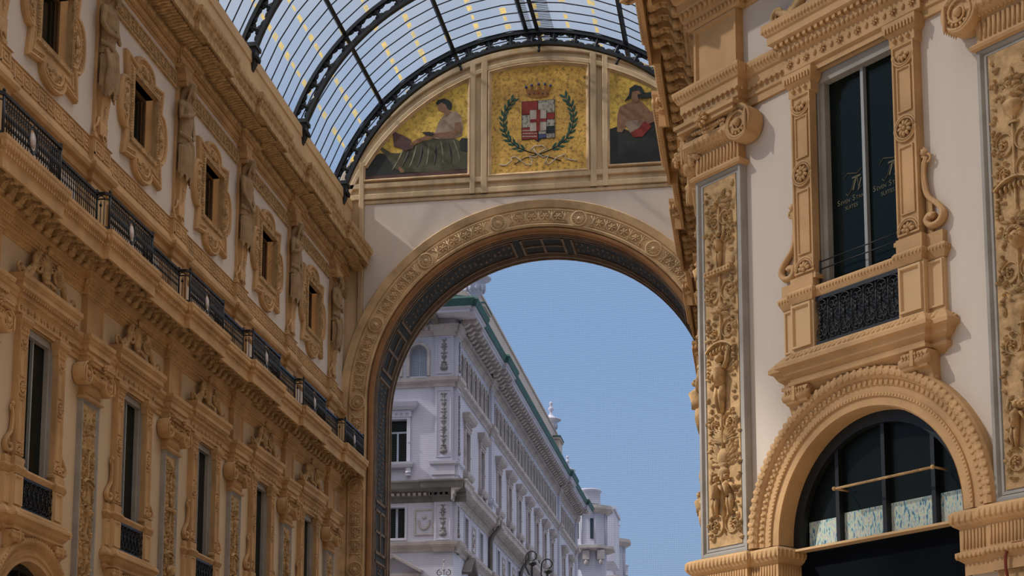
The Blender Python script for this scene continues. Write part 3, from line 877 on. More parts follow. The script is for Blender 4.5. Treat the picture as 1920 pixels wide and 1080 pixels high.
# lettering on the glass
def text(body, size, loc, parent, wall='D', name='lettering', shear=0):
    cu = bpy.data.curves.new(name, 'FONT'); cu.body = body; cu.size = size; cu.extrude = .002; cu.align_x = 'CENTER'; cu.shear = shear
    o = bpy.data.objects.new('t', cu); COL.objects.link(o)
    dg = bpy.context.evaluated_depsgraph_get()
    me = bpy.data.meshes.new_from_object(o.evaluated_get(dg)); bpy.data.objects.remove(o)
    me.transform(Matrix.Rotation(PI/2, 4, 'X')); me.materials.clear(); me.materials.append(GOLDL)
    return part(name, me, None, parent, loc=loc)
for k, (cu_, lb) in enumerate(((-.3, 'gold monogram and lettering on the left pane of the large window'), (.40, 'gold monogram and lettering on the right pane of the large window'))):
    t = thing('glass_lettering', lb, 'lettering', 'D', -15.35+cu_, group='lettering on the window glass')
    text('T', .30, (.02, -.163, 11.0), t, name='monogram', shear=.35); text('l', .26, (.12, -.163, 10.97), t, name='monogram', shear=.35)
    m = MB(); m.tube([(-.12, -.163, 10.98), (-.08, -.163, 10.94), (-.02, -.163, 11.0), (.04, -.163, 11.14), (.1, -.163, 11.2), (.12, -.163, 11.1), (.13, -.163, 10.98), (.2, -.163, 11.02)], .008, 4)
    m.tube([(-.16, -.163, 11.22), (-.08, -.163, 11.29), (.1, -.163, 11.24), (.24, -.163, 11.31)], .008, 4)
    part('monogram', m, GOLDL, t)
    text('S', .12, (-.27, -.163, 10.84), t); text('EVEN', .08, (-.135, -.163, 10.84), t)
    text('S', .12, (.03, -.163, 10.84), t); text('TARS', .08, (.165, -.163, 10.84), t)
    text('SUITES', .085, (-.02, -.163, 10.73), t)

# impost cornices between the arches
def impost(wall, u0, u1, p, label):
    m = MB(); pth = ([(u0, -.5), (u0, .12), (p-.56, .12)] if u0 < p-.6 else [(p-.56, -.5)])+[(p-.56, .2), (p+.56, .2), (p+.56, .12), (u1, .12), (u1, -.5)]
    m.sweep([(0, 4.9), (0, 5.06), (.05, 5.1), (.09, 5.14), (.09, 5.2), (.04, 5.22), (.04, 5.52), (.1, 5.56), (.14, 5.62), (.14, 5.72), (.1, 5.76), (0, 5.79)], pth)
    m.box(max(u0, p-.55), u1, -.5, .1, 0, 5.0)
    band(m, pth, .125, 5.66, .085, (.036, .045, .075)); band(m, pth, .085, 5.15, .07, (.028, .03, .04))
    for a, b in zip(pth[:-1], pth[1:]):
        L = math.hypot(b[0]-a[0], b[1]-a[1]); n = int(L/.055); ang = math.atan2(b[1]-a[1], b[0]-a[0])
        for i in range(n):
            t = (i+.5)/n; x = a[0]+(b[0]-a[0])*t-sin(ang)*.045; y = a[1]+(b[1]-a[1])*t+cos(ang)*.045
            m.tube([(x, y, 5.25), (x, y, 5.5)], .017, 4)
    solo('impost_cornice', m, OCHRE, label, 'cornice', wall)
impost('D', -18.78, -15.35-1.72, -18.21, 'fluted impost cornice under the tall corner pilaster')
impost('D', -15.35+1.72, -9.6, -12.57, 'fluted impost cornice under the pilaster at the right edge')
for i, u in enumerate(PIL_L[:5]): impost('L', u-1.08, u+1.08, u, 'impost cornice of the left wall at pilaster number %d from the left edge' % (i+1))

# ------------------------------------------------------------------ continuous courses
def entablature(wall, u0, u1, pils):
    m = MB(); pth = breaks(u0, u1, [(p-.56, p+.56, .2) for p in pils])
    m.sweep([(0, 12.98), (.05, 12.98), (.05, 13.1), (.08, 13.12), (.08, 13.22), (.12, 13.26), (.12, 13.4), (.15, 13.42), (.2, 13.52), (.22, 13.58), (.22, 13.62), (0, 13.66)], pth)
    band(m, pth, .12, 13.24, .11, (.045, .025, .03)); band(m, pth, .2, 13.53, .07, (.022, .03, .04))
    for p in pils:
        for i in range(5):
            u = p-.42+i*.21
            if i % 2 == 0: m.rosette((u, .25, 13.12), .07, 6, .04, ring=False)
            else: m.ell((u, .26, 13.12), (.03, .03, .045))
    return m
solo('string_course', entablature('L', 28, UEND, PIL_L), OCHRE, 'carved string course at window head level along the left wall', 'moulding', 'L')
solo('string_course', entablature('D', -18.78, -9, [-18.21, -12.57]), OCHRE, 'carved string course behind the pediment of the near right window', 'moulding', 'D')

def balcony_cornice(wall, u0, u1, pils, label, mods=True):
    t = thing('balcony_cornice', label, 'cornice', wall, 0)
    m = MB(); A = breaks(u0, u1, [(p-.58, p+.58, .16) for p in pils])
    m.sweep([(-.05, 14.70), (.02, 14.71), (.05, 14.74), (.06, 14.86), (.1, 14.88), (.1, 14.92), (.14, 15.04), (.16, 15.06), (.16, 15.2), (.2, 15.22), (.22, 15.3), (.26, 15.38), (.27, 15.5), (0, 15.52)], A)
    band(m, A, .06, 14.8, .085, (.032, .035, .05)); band(m, A, .13, 14.98, .11, (.045, .045, .065)); band(m, A, .23, 15.33, .1, (.035, .03, .05))
    part('architrave', m, OCHRE, t)
    B = breaks(u0, u1, [(p-.45, p+.75, .15) for p in pils], 0)
    m = MB()
    m.sweep([(.2, 15.5), (.27, 15.56), (.82, 15.57), (.84, 15.3), (.9, 15.3), (.9, 15.58), (.92, 15.6), (.92, 15.69), (.95, 15.71), (.99, 15.8), (1.02, 15.89), (1.03, 15.91), (1.03, 15.99), (-.2, 16.0)], B)
    band(m, B, .93, 15.645, .12, (.035, .035, .04), 'dentil'); band(m, B, .99, 15.8, .12, (.042, .055, .085))
    part('corona', m, OCHRE, t)
    if mods:
        md = MB()
        prof = [(.24, 15.56), (.8, 15.56), (.82, 15.46), (.77, 15.37), (.66, 15.36), (.56, 15.42), (.45, 15.4), (.38, 15.27), (.3, 15.2), (.22, 15.22)]
        k = len(prof)
        md.add([(-.1, a, b) for a, b in prof]+[(.1, a, b) for a, b in prof], [tuple(range(k)), tuple(reversed(range(k, 2*k)))]+[(i, (i+1) % k, k+(i+1) % k, k+i) for i in range(k)])
        md.tube([(-.13, .73, 15.42), (.13, .73, 15.42)], .07, 8); md.tube([(-.12, .33, 15.27), (.12, .33, 15.27)], .06, 8)
        for q in (.48, .58, .68): md.ell((0, q, 15.40), (.05, .04, .05))
        mm = md.mesh('modillion'); mm.materials.append(OCHRE_D)
        n = min(98, int((u1-u0)/.44))
        for i in range(n):
            u = u0+(i+.5)*(u1-u0)/n
            off = .15 if any(-.8 < u-p < 1.1 for p in pils) else 0
            part('modillion', mm, None, t, loc=(u, off, 0))
    return t
balcony_cornice('L', 28, UEND, PIL_L, 'long bracketed balcony cornice between the storeys of the left wall')
balcony_cornice('D', -18.80, -9, [-18.21, -12.57], 'bracketed cornice at the top of the near right wall')
balcony_cornice('R', -UEND, -25.6, [-26.45-BAY*i for i in range(7)], 'underside of the bracketed cornice running behind the near corner pilaster')

# upper courses on the left
ATL = [p for p in PIL_L]
C = breaks(25.2, UEND, [(p-.5, p+.5, .13) for p in PIL_L])
m = MB()
m.sweep([(-.02, 17.72), (.04, 17.75), (.06, 17.9), (.17, 17.95), (.21, 18.04), (.2, 18.13), (.1, 18.2), (.06, 18.32), (.04, 18.38), (.04, 18.83), (.08, 18.85), (0, 18.9)], C)
U = .42
for a, b in zip(C[:-1], C[1:]):
    if abs(b[1]-a[1]) > 1e-6 or b[0]-a[0] < .3: continue
    n = max(1, round((b[0]-a[0])/U)); w = (b[0]-a[0])/n; d = a[1]+.04
    for i in range(n):
        x = a[0]+i*w
        for (x0, x1, y0, y1) in ((0, .92, .9, 1), (.0, .1, .0, .9), (0, 1, 0, .1), (.82, .92, .28, .9), (.3, .82, .28, .38), (.3, .4, .38, .68), (.4, .64, .58, .68)):
            m.box(x+w*x0, x+w*x1, d, d+.022, 18.42+.37*y0, 18.42+.37*y1)
solo('greek_key_course', m, OCHRE, 'ochre moulding with a greek key band above the black railing', 'moulding', 'L')
t = thing('attic_dado', 'ochre dado with moulded panels behind the black railing', 'dado', 'L')
m = MB(); m.box(-.42, .42, -.02, .1, 15.93, 17.75); me = m.mesh('pedestal'); me.materials.append(OCHRE_P)
for p in PIL_L: part('pedestal', me, None, t, loc=(p, 0, 0))
m = MB(); m.frame(-1.95, 1.95, 16.15, 17.6, .16, -.02, .07); me = m.mesh('panel_moulding'); me.materials.append(OCHRE)
m = MB(); m.box(-1.7, 1.7, -.02, 0.0, 16.35, 17.4); mf = m.mesh('panel_field'); mf.materials.append(PLASTER)
for c in WIN_L: o = part('panel_moulding', me, None, t, loc=(c, 0, 0)); part('panel_field', mf, None, o)
m = MB()
for a, b in zip([26.4]+[p+.4 for p in PIL_L], [p-.4 for p in PIL_L]+[UEND]):
    if b-a < .5: continue
    m.box(a, b, 0, .05, 22.88, 23.32); m.box(a, b, 0, .08, 22.86, 22.92); m.box(a, b, 0, .08, 23.28, 23.34)
    n = round((b-a)/.26)
    for i in range(n):
        u = a+(i+.5)*(b-a)/n
        m.tube([(u+.12*cos(t), .06, 23.1+.12*sin(t)) for t in [j*PI/5 for j in range(11)]], .025, 4); m.ell((u, .07, 23.1), (.045, .04, .045))
        m.leaf((u+.13, .06, 22.95), PI/2, .26, .03, .03)
solo('guilloche_band', m, OCHRE_D, 'narrow carved guilloche band behind the heads of the atlas figures', 'moulding', 'L')

def top_cornice(wall, u0, u1, pils, label):
    t = thing('top_cornice', label, 'cornice', wall, 0)
    D = breaks(u0, u1, [(p-.42, p+.42, .12) for p in pils])
    m = MB()
    m.sweep([(-.02, 23.5), (0, 23.55), (.06, 23.57), (.06, 23.7), (.1, 23.72), (.14, 23.84), (.2, 23.9), (.22, 23.95), (0, 24.0)], D)
    band(m, D, .09, 23.65, .1, (.035, .035, .055)); band(m, D, .19, 23.85, .1, (.03, .045, .07))
    part('bed_moulding', m, OCHRE, t)
    m = MB(); B = breaks(u0, u1, [(p-.45, p+.75, .14) for p in pils])
    m.sweep([(-.3, 23.9), (.22, 23.9), (.26, 24.0), (.3, 24.14), (.86, 24.16), (.88, 24.1), (.94, 24.1), (.94, 24.36), (.97, 24.38), (.99, 24.48), (1.05, 24.6), (1.08, 24.66), (1.08, 24.76), (-.3, 24.8)], B)
    band(m, B, .98, 24.43, .11, (.035, .035, .04)); band(m, B, 1.035, 24.6, .12, (.042, .05, .075))
    for a, b in zip(B[:-1], B[1:]):
        if b[0]-a[0] < .3: continue
        n = round((b[0]-a[0])/.17)
        for i in range(n):
            u = a[0]+(i+.5)*(b[0]-a[0])/n
            m.tube([(u-.03, a[1]+.34, 24.0), (u, a[1]+.5, 24.03), (u+.03, a[1]+.66, 24.09), (u+.05, a[1]+.82, 24.08)], [.055, .07, .06, .05], 5)
    part('corona', m, OCHRE_D, t)
    m = MB(); m.box(u0, u1, -.3, .25, 24.75, 26.9); m.sweep([(.2, 26.55), (.29, 26.6), (.29, 26.95), (-.3, 26.97)], [(u0, 0), (u1, 0)])
    for p in pils: m.box(p-.45, p+.45, 0, .42, 24.75, 25.6); 
    part('parapet', m, OCHRE_P, t)
top_cornice('L', 25.2, UEND, PIL_L, 'carved top cornice of the left wall carrying the glass roof')
top_cornice('R', -UEND, -25.6, [-26.45-BAY*i for i in range(7)], 'carved top cornice on the far right wall')

for i, (u, k, l) in enumerate(((31.6, 1, 'atlas figure mostly outside the left edge of the photo'),
    (37.2, 0, 'nearest atlas statue at the top left, arms folded, holding a long shield'),
    (42.8, 1, 'hooded atlas statue between the second and third lobed windows, hand on the chest'),
    (48.4, 2, 'hooded atlas statue with hanging arms, between the third and fourth lobed windows'),
    (54.0, 1, 'hooded atlas statue between the fourth and fifth lobed windows'),
    (59.6, 0, 'farthest atlas statue, bearded, in the corner beside the great arch wall'))):
    atlas(u, k, l)
for c, l in zip([28.8]+WIN_L, ('lobed window beyond the left edge', 'nearest lobed window, cut by the top edge at upper left', 'second lobed window, right of the shield bearing statue',
      'third lobed window, right of the first hooded statue', 'fourth lobed window of the left wall', 'fifth and farthest lobed window, beside the bearded corner statue')):
    if c > 30: upper_window('L', c, l, 'lobed windows of the left wall')

# ------------------------------------------------------------------ black iron railing, one section per bay
def rail_path():
    """plan of one section around a pilaster at u = 0: bowed part, then straight part"""
    return [(-1.5, .78), (-1.5, .98)]+[(-1.42, 1.04), (1.42, 1.04)]+[(1.5, .98), (1.5, .78)]
def railing_meshes():
    P = {}
    m = MB(); bow = [(-1.5, .75), (-1.5, .95), (-1.4, 1.04), (1.4, 1.04), (1.5, .95), (1.5, .75)]; st = [(1.5, .75), (4.1, .75)]
    for z0, z1, w in ((16.02, 16.06, .02), (16.86, 16.93, .035), (16.74, 16.77, .015)):
        for p in (bow, st):
            m.sweep([(-w, z0), (-w, z1), (w, z1), (w, z0), (-w, z0)], p)
    for u, d in ((-1.5, .75), (1.5, .75), (-1.4, 1.04), (1.4, 1.04)):
        m.tube([(u, d, 15.93), (u, d, 16.95)], .028, 6); m.ell((u, d, 16.97), (.04, .04, .05))
    P['rail_frame'] = (m, IRON)
    m = MB()
    for i in range(25):
        u = -1.34+i*2.68/24
        if abs(u) < .19: continue
        m.tube([(u, 1.04, 16.05), (u, 1.04, 16.88)], .015, 4)
        m.ell((u, 1.04, 16.45), (.045, .03, .1)); 
        for k in (-1, 1):
            for zc, s in ((16.25, 1), (16.66, -1)): m.spiral((u+k*.03, 1.02, zc), .045, 1.1, a0=s*PI/2, sgn=k*s, w=.014, flower=False, n=9)
    for j in range(2):
        r = .19+.04*j; m.tube([(r*cos(t), 1.045, 16.46+r*1.35*sin(t)) for t in [q*PI/9 for q in range(19)]], .02, 5)
    for q in range(12):
        a = q*PI/6; m.leaf((.2*cos(a), 1.05, 16.46+.27*sin(a)), a, .12, .03, .02)
    P['scroll_panel'] = (m, IRON)
    m = MB(); m.disc([(.13, 0), (.12, .03), (.0, .05)], (0, 1.03, 0), 16)
    for p in range(len(m.v)): m.v[p] = (m.v[p][0], m.v[p][1], m.v[p][2]*1.4+16.46)
    P['medallion'] = (m, MEDAL)
    for k in (-1, 1):                                              # arched end grille closing the bowed part
        m = MB()
        for j in range(3):
            m.tube([(k*1.5, .76+j*.09, 16.05), (k*1.5, .76+j*.09, 16.7)], .012, 4)
        m.tube([(k*1.5, .85+.1*cos(t), 16.72+.12*sin(t)) for t in [q*PI/8 for q in range(9)]], .014, 4); m.ell((k*1.5, .85, 16.6), (.02, .04, .05))
        P['end_grille'+('_l' if k < 0 else '_r')] = (m, IRON)
    return {k: (m.mesh(k), mt) for k, (m, mt) in P.items()}
RP = railing_meshes()
m = MB(); m.tube([(0, 0, 16.05), (0, 0, 16.28), (0, 0, 16.7), (0, 0, 16.87)], [.016, .013, .013, .02], 5); m.ell((0, 0, 16.46), (.026, .026, .05)); m.ell((0, 0, 16.62), (.05, .02, .03)); m.ell((0, 0, 16.80), (.05, .02, .05)); m.ell((0, 0, 16.15), (.055, .02, .06))
BAL = m.mesh('baluster'); BAL.materials.append(IRON)
for i, (u, l) in enumerate(zip(PIL_L, ('nearest section of black iron railing, running out of the left edge', 'second section of black iron railing, right of the first white medallion gap',
        'third section of black iron railing, below the third lobed window', 'fourth section of black iron railing along the left balcony', 'fifth section of black iron railing, small by distance', 'last short section of black iron railing against the great arch'))):
    t = thing('balcony_railing', l, 'railing', 'L', u, group='black iron balcony railing')
    for k, (me, mt) in RP.items():
        part(k[:10] if k[:3] == 'end' else k, me, mt, t, label='small oval white medallion' if k == 'medallion' else None)
    for j in range(22 if i < 5 else 4):
        part('baluster', BAL, None, t, loc=(1.58+j*.118, .75, 0))
# ------------------------------------------------------------------ end wall with the great arch (wall frame 'E', u = X)
XC = -8.7; ZA = 18.45; RA = 6.75; RZ = 24.03
def gpath(R, z0=0, n=56): return [(XC-R, z0)]+arc((XC, ZA), R, PI, 0, n)+[(XC+R, z0)]
def wall_outer(a):
    c, q = cos(a), sin(a)
    r = 9.15/abs(c) if abs(c) > 1e-6 else 1e9
    if ZA+r*q <= RZ: return (XC+r*c, ZA+r*q)
    o = ZA-RZ; B = o*q; r = -B+math.sqrt(B*B-(o*o-9.15**2))
    return (XC+r*c, ZA+r*q)
m = MB(); n = 90
inn = arc((XC, ZA), RA, PI, 0, n); ou = [wall_outer(PI-PI*i/n) for i in range(n+1)]
for dd in (0, -.5):
    m.add([(a, dd, b) for a, b in inn]+[(a, dd, b) for a, b in ou], [(i, i+1, n+2+i, n+1+i) for i in range(n)])
    for q in (-1, 1): m.add([(XC+q*RA, dd, 0), (XC+q*9.15, dd, 0), (XC+q*9.15, dd, ZA), (XC+q*RA, dd, ZA)], [(0, 1, 2, 3)])
m.sweep([(0, 0), (0, -.5)], [(XC-9.15, 0)]+ou+[(XC+9.15, 0)], 'elev')
struct('wall_end', m, TYMP, 'E')
m = MB()
pts = [(XC-7.2, 22.1), (XC-7.2, 26.78), (XC+7.2, 26.78), (XC+7.2, 22.1)]
a0 = math.atan2(22.1-ZA, 7.2)
ar = arc((XC, ZA), 8.08, a0, PI-a0, 40)
# built as a strip so the concave edge stays clean
top = [(XC+7.2-14.4*i/40, 26.78) for i in range(41)]
m.add([(a, .015, b) for a, b in ar]+[(a, .015, b) for a, b in top], [(i, i+1, 42+i, 41+i) for i in range(40)])
solo('spandrel_field', m, PLASTER, 'pale plaster field above the great arch, streaked with sunlight', 'panel', 'E')
t = thing('great_arch_surround', 'carved stone surround of the great arch with roundels and star flowers', 'arch surround', 'E')
m = MB()
m.sweep([(.22, -.02), (.22, .12), (.30, .16), (.33, .13), (.36, .12), (.87, .12), (.89, .15), (.94, .15), (.97, .08), (1.0, .08), (1.02, .13), (1.3, .2), (1.34, .16), (1.35, 0)], gpath(RA), 'elev')
part('archivolt', m, TYMP_D, t)
m = MB(); m.sweep([(-.02, -.1), (-.02, .03), (.05, .1), (.13, .12), (.19, .06), (.22, -.05)], gpath(RA), 'elev'); part('inner_fillet', m, BROWN, t, label='brown inner moulding')
m = MB()
m.disc([(.34, .12), (.34, .17), (.29, .19), (.26, .15), (.2, .14), (.17, .19), (.13, .15), (.1, .16), (.06, .22), (0, .24)], (0, 0, 0), 20)
for j in range(14): a = 2*PI*j/14; m.ell((.21*cos(a), .17, .21*sin(a)), (.03, .03, .03))
RO = m.mesh('roundel'); RO.materials.append(TYMP_D)
Rm = RA+.62
pos = [(XC+Rm*cos(PI*k/7), ZA+Rm*sin(PI*k/7)) for k in range(8)]+[(XC+q*Rm, ZA-3.4*j) for q in (-1, 1) for j in (1, 2, 3)]
for x, z in pos: part('roundel', RO, None, t, loc=(x, 0, z))
# recessed ornament strips between roundels
m = MB(); st = MB()
def orn(x, z, a, kind):
    ca, sa = cos(a), sin(a)
    def P(p, q): return (x+p*ca-q*sa, .12, z+p*sa+q*ca)
    if kind == 0:       # candelabrum: waisted shape across the band
        st.tube([P(0, -.2), P(0, .2)], .045, 5)
        for q in (-1, 1):
            st.tube([P(-.13, q*.22), P(-.05, q*.1), P(0, 0)], [.04, .03, .03], 5); st.tube([P(.13, q*.22), P(.05, q*.1), P(0, 0)], [.04, .03, .03], 5)
        for q in (-.2, 0, .2): st.ell(P(0, q), (.05, .05, .04))
    else:
        for j in range(6):
            b = a+j*PI/3; st.ell((x+cos(b)*.09, .14, z+sin(b)*.09), (.085, .04, .032), b)
        st.ell((x, .17, z), (.04, .05, .04))
        st.tube([(x+.19*cos(q*PI/6), .13, z+.19*sin(q*PI/6)) for q in range(13)], .012, 4)
for k in range(7):
    c0 = PI*k/7+.062; c1 = PI*(k+1)/7-.062
    m.sweep([(.40, .12), (.40, .15), (.42, .15), (.42, .12)], arc((XC, ZA), RA, c1, c0, 10), 'elev'); m.sweep([(.83, .12), (.83, .15), (.85, .15), (.85, .12)], arc((XC, ZA), RA, c1, c0, 10), 'elev')
    for i in range(9):
        a = c0+(c1-c0)*(i+.5)/9
        orn(XC+Rm*cos(a), ZA+Rm*sin(a), a-PI/2, i % 2)
for q in (-1, 1):
    for j in range(3):
        for i in range(9):
            orn(XC+q*Rm, ZA-3.4*j-.5-2.4*(i+.5)/9, PI/2, i % 2)
        for o in (.41, .84): m.box(XC+q*(RA+o)-.01, XC+q*(RA+o)+.01, .12, .15, ZA-3.4*j-2.95, ZA-3.4*j-.45)
part('strip_moulding', m, TYMP_D, t); part('carved_ornament', st, TYMP_D, t)

# tympanum mouldings
t = thing('tympanum_frame', 'raised stone framework dividing the three mosaics under the glass roof', 'frame', 'E')
m = MB()
def hb(x0, x1, z0, z1, d=.1): m.sweep([(0, 0), (0, d*.7), (.03, d), (z1-z0-.03, d), (z1-z0, d*.7), (z1-z0, 0)], [(XC+x0, z0), (XC+x1, z0)], 'elev')
def vb(x0, x1, z0, z1, d=.115): m.sweep([(0, 0), (0, d*.7), (-.03, d), (-(x1-x0)+.03, d), (-(x1-x0), d*.7), (-(x1-x0), 0)], [(XC+x0, z0), (XC+x0, z1)], 'elev')
hb(-8.4, 8.4, 26.98, 27.22); hb(-8.4, 8.4, 27.45, 27.68); hb(-7.2, 7.2, 26.80, 26.95, .05)
for q in (-1, 1):
    for x, w in ((2.1, .26), (2.6, .22)):
        a = q*x if q > 0 else -x-w
        vb(a, a+w, 26.98, RZ+math.sqrt(8.9**2-x*x), .118)
    vb(q*7.34-.1, q*7.34+.12, 21.6, 28.6, .118)
for r0, r1 in ((8.42, 8.62), (8.86, 9.12)):
    m.sweep([(0, 0), (0, .08), (.03, .1), (r1-r0-.03, .1), (r1-r0, .08), (r1-r0, 0)], arc((XC, RZ), r0, PI-.3, .3, 60), 'elev')
part('raised_bands', m, TYMP, t)

# gold mosaic ground
def gold(name='gold_mosaic', base=(.74, .45, .085), spot=(.22, .12, .03), sc=7):
    g = bpy.data.materials.new(name); g.use_nodes = True; N = g.node_tree.nodes; Lk = g.node_tree.links; b = N['Principled BSDF']
    b.inputs['Roughness'].default_value = .55; b.inputs['Metallic'].default_value = .15
    ge = N.new('ShaderNodeNewGeometry'); n = N.new('ShaderNodeTexNoise'); n.inputs['Scale'].default_value = sc; n.inputs['Detail'].default_value = 6; n.inputs['Roughness'].default_value = .75
    r = N.new('ShaderNodeValToRGB'); r.color_ramp.elements[0].position = .38; r.color_ramp.elements[0].color = (*spot, 1); r.color_ramp.elements[1].position = .5; r.color_ramp.elements[1].color = (*base, 1)
    e = r.color_ramp.elements.new(.7); e.color = (base[0]*1.15, base[1]*1.1, base[2]*1.3, 1)
    n2 = N.new('ShaderNodeTexNoise'); n2.inputs['Scale'].default_value = .6; n2.inputs['Detail'].default_value = 3
    mx = N.new('ShaderNodeMix'); mx.data_type = 'RGBA'; mx.blend_type = 'MULTIPLY'; mx.inputs[0].default_value = .75
    r2 = N.new('ShaderNodeValToRGB'); r2.color_ramp.elements[0].position = .35; r2.color_ramp.elements[0].color = (.55, .5, .45, 1); r2.color_ramp.elements[1].position = .6; r2.color_ramp.elements[1].color = (1, 1, 1, 1)
    Lk.new(ge.outputs['Position'], n.inputs['Vector']); Lk.new(ge.outputs['Position'], n2.inputs['Vector']); Lk.new(n.outputs['Fac'], r.inputs['Fac']); Lk.new(n2.outputs['Fac'], r2.inputs['Fac'])
    Lk.new(r.outputs['Color'], mx.inputs[6]); Lk.new(r2.outputs['Color'], mx.inputs[7]); Lk.new(mx.outputs[2], b.inputs['Base Color'])
    return g
GOLD = gold(); GOLD2 = gold('gold_mosaic_plain', (.84, .58, .10), (.42, .27, .05), 5)
def flat(name, col, var=.3, sc=5): return mat(name, col, .7, var=var, scale=sc, bump=.1)
RED = flat('mosaic_red', (.26, .035, .025)); WHT = flat('mosaic_white', (.52, .46, .38)); BLK = flat('mosaic_black', (.02, .03, .03))
GRN = flat('mosaic_green', (.03, .10, .065), .5); SKIN = flat('mosaic_skin', (.30, .16, .09), .4); DRK = flat('mosaic_dark', (.035, .038, .036), .4, 2)
ROBE = flat('mosaic_robe', (.105, .10, .06), .6, 2.2); BLUE = flat('mosaic_blue', (.06, .07, .16)); GREY = gold('mosaic_grey_leaf', (.40, .38, .30), (.03, .05, .05), 9)
FOLD = flat('mosaic_fold', (.17, .165, .10), .5, 3); PINK = flat('mosaic_chiton', (.40, .29, .21), .5, 3); PURP = flat('mosaic_violet', (.12, .065, .06), .3)
def arcseg(x0, x1, R, n=20, top=True): return [(x0+(x1-x0)*i/n, RZ+math.sqrt(R*R-(x0+(x1-x0)*i/n)**2)) for i in range(n+1)]
def framed(poly, par):
    m = MB(); m.sweep([(.10, 0), (.10, .1), (.06, .13), (.03, .09), (0, .07), (-.05, .02)], [(XC+a, b) for a, b in poly], 'elev', closed=True); part('frame', m, TYMP_D, par)
def pl(name, pts, d0, d1, mt, par, mb=None):   # thin inlay, pts relative to XC
    return part(name, plate([(XC+a, b) for a, b in pts], d0, d1, mb), mt, par)
# --- coat of arms
t = thing('coat_of_arms_mosaic', 'gold mosaic with crowned shield, red cross and laurel branches', 'mosaic', 'E')
poly = [(-1.97, 27.75)]+arcseg(-1.97, 1.97, 8.3)+[(1.97, 27.75)]
pl('gold_ground', poly, .0, .03, GOLD, t); framed(poly, t)
sx = lambda px: (px-545)/220.0*1.0*.985; 
def CP(px, py):   # position on the panel from its own grid (0..1080 square, drawn 0..4.45 m)
    return ((px-548)*.00436*1.0, 27.62+(1045-py)*.00447-(px-548)*.00025)
def cpoly(name, pts, lift, mt, par): return pl(name, [CP(*q) for q in pts], .03, .03+lift, mt, par)
sh = cpoly('shield', [(388, 345), (388, 715), (510, 705), (543, 735), (575, 703), (702, 695), (702, 325)], .015, BLK, t)
for nm, pts, mt in (('red_quarter', [(393, 348), (393, 470), (465, 470), (465, 428), (540, 425), (540, 340)], RED), ('leafy_quarter', [(545, 340), (545, 425), (622, 422), (625, 455), (698, 450), (698, 330)], GREY),
    ('leafy_quarter', [(393, 478), (393, 595), (465, 592), (465, 475)], GREY), ('red_quarter', [(393, 600), (393, 710), (510, 702), (540, 718), (540, 635), (465, 632), (465, 598)], RED),
    ('red_quarter', [(625, 458), (625, 518), (698, 513), (698, 454)], RED), ('leafy_quarter', [(625, 522), (625, 585), (698, 580), (698, 517)], GREY), ('leafy_quarter', [(548, 632), (548, 660), (618, 655), (618, 630)], GREY),
    ('leafy_quarter', [(622, 655), (622, 698), (698, 692), (698, 650)], GREY), ('blue_quarter', [(550, 664), (550, 700), (618, 692), (618, 658)], BLUE),
    ('white_inner_shield', [(467, 430), (467, 632), (545, 630), (620, 622), (620, 424)], WHT)):
    pl(nm, [CP(*q) for q in pts], .045, .055, mt, sh)
for pts in ([(528, 428), (526, 632), (560, 632), (564, 426)], [(469, 520), (469, 548), (620, 538), (620, 508)]):
    pl('red_cross', [CP(*q) for q in pts], .055, .066+(.004 if pts[0][0] > 500 else 0), RED, sh)
for i in range(24):
    px, py = 405+(i % 8)*17, 625+(i//8)*28
    if px < 530: mb = MB(); a = CP(px, py); mb.ell((XC+a[0], .056, a[1]), (.03, .004, .03)); part('speck', mb, WHT, sh)
cr = cpoly('crown', [(450, 300), (430, 240), (420, 210), (440, 200), (452, 240), (470, 235), (475, 185), (492, 190), (495, 235), (535, 232), (540, 175), (560, 178), (562, 232), (600, 232), (600, 178), (620, 180), (625, 232), (638, 238), (650, 190), (670, 195), (650, 250), (640, 295), (545, 312)], .02, flat('mosaic_bronze', (.30, .13, .035)), t)
for i in range(5): a = CP(462+i*42, 268-3*abs(i-2)*-1); mb = MB(); mb.ell((XC+a[0], .05, a[1]), (.035, .01, .035)); part('jewel', mb, BLK if i != 2 else RED, cr)
for px, py in ((430, 208), (482, 188), (548, 178), (608, 180), (660, 195)): a = CP(px, py); mb = MB(); mb.ell((XC+a[0], .05, a[1]), (.06, .012, .06)); part('jewel', mb, BLUE, cr)
for k, stem in ((-1, [(540, 850), (440, 820), (340, 775), (260, 700), (222, 610), (215, 520), (228, 440), (260, 385), (325, 305)]), (1, [(550, 850), (640, 815), (730, 770), (810, 700), (860, 610), (875, 520), (870, 450), (850, 385), (790, 290)])):
    mb = MB(); P2 = [CP(*q) for q in stem]; mb.tube([(XC+a, .04, b) for a, b in P2], .022, 5, flat=.4)
    br = part('laurel_branch', mb, BLK, t, label='%s laurel branch' % ('left' if k < 0 else 'right'))
    mb = MB()
    for j, (x, z, a) in enumerate(along(P2, .235)):
        if j < 2: continue
        for q in (-1, 1):
            mb.leaf((XC+x, .035, z), a+q*.65, .34, .062, .01, curl=-q*.4)
    part('leaves', mb, GRN, br)
for pts in ([(180, 948), (235, 955), (265, 935), (300, 905), (290, 880), (330, 872), (375, 905), (430, 950), (480, 950), (488, 900), (455, 870), (520, 880), (545, 850), (590, 880), (640, 860), (600, 940), (650, 945), (720, 880), (800, 850), (790, 890), (850, 905), (910, 915)],
            [(470, 815), (505, 775), (580, 765), (620, 795), (560, 830), (540, 855), (500, 800)]):
    mb = MB(); mb.tube([(XC+CP(*q)[0], .05, CP(*q)[1]) for q in pts], .024, 5, flat=.4); part('ribbon', mb, WHT, t)
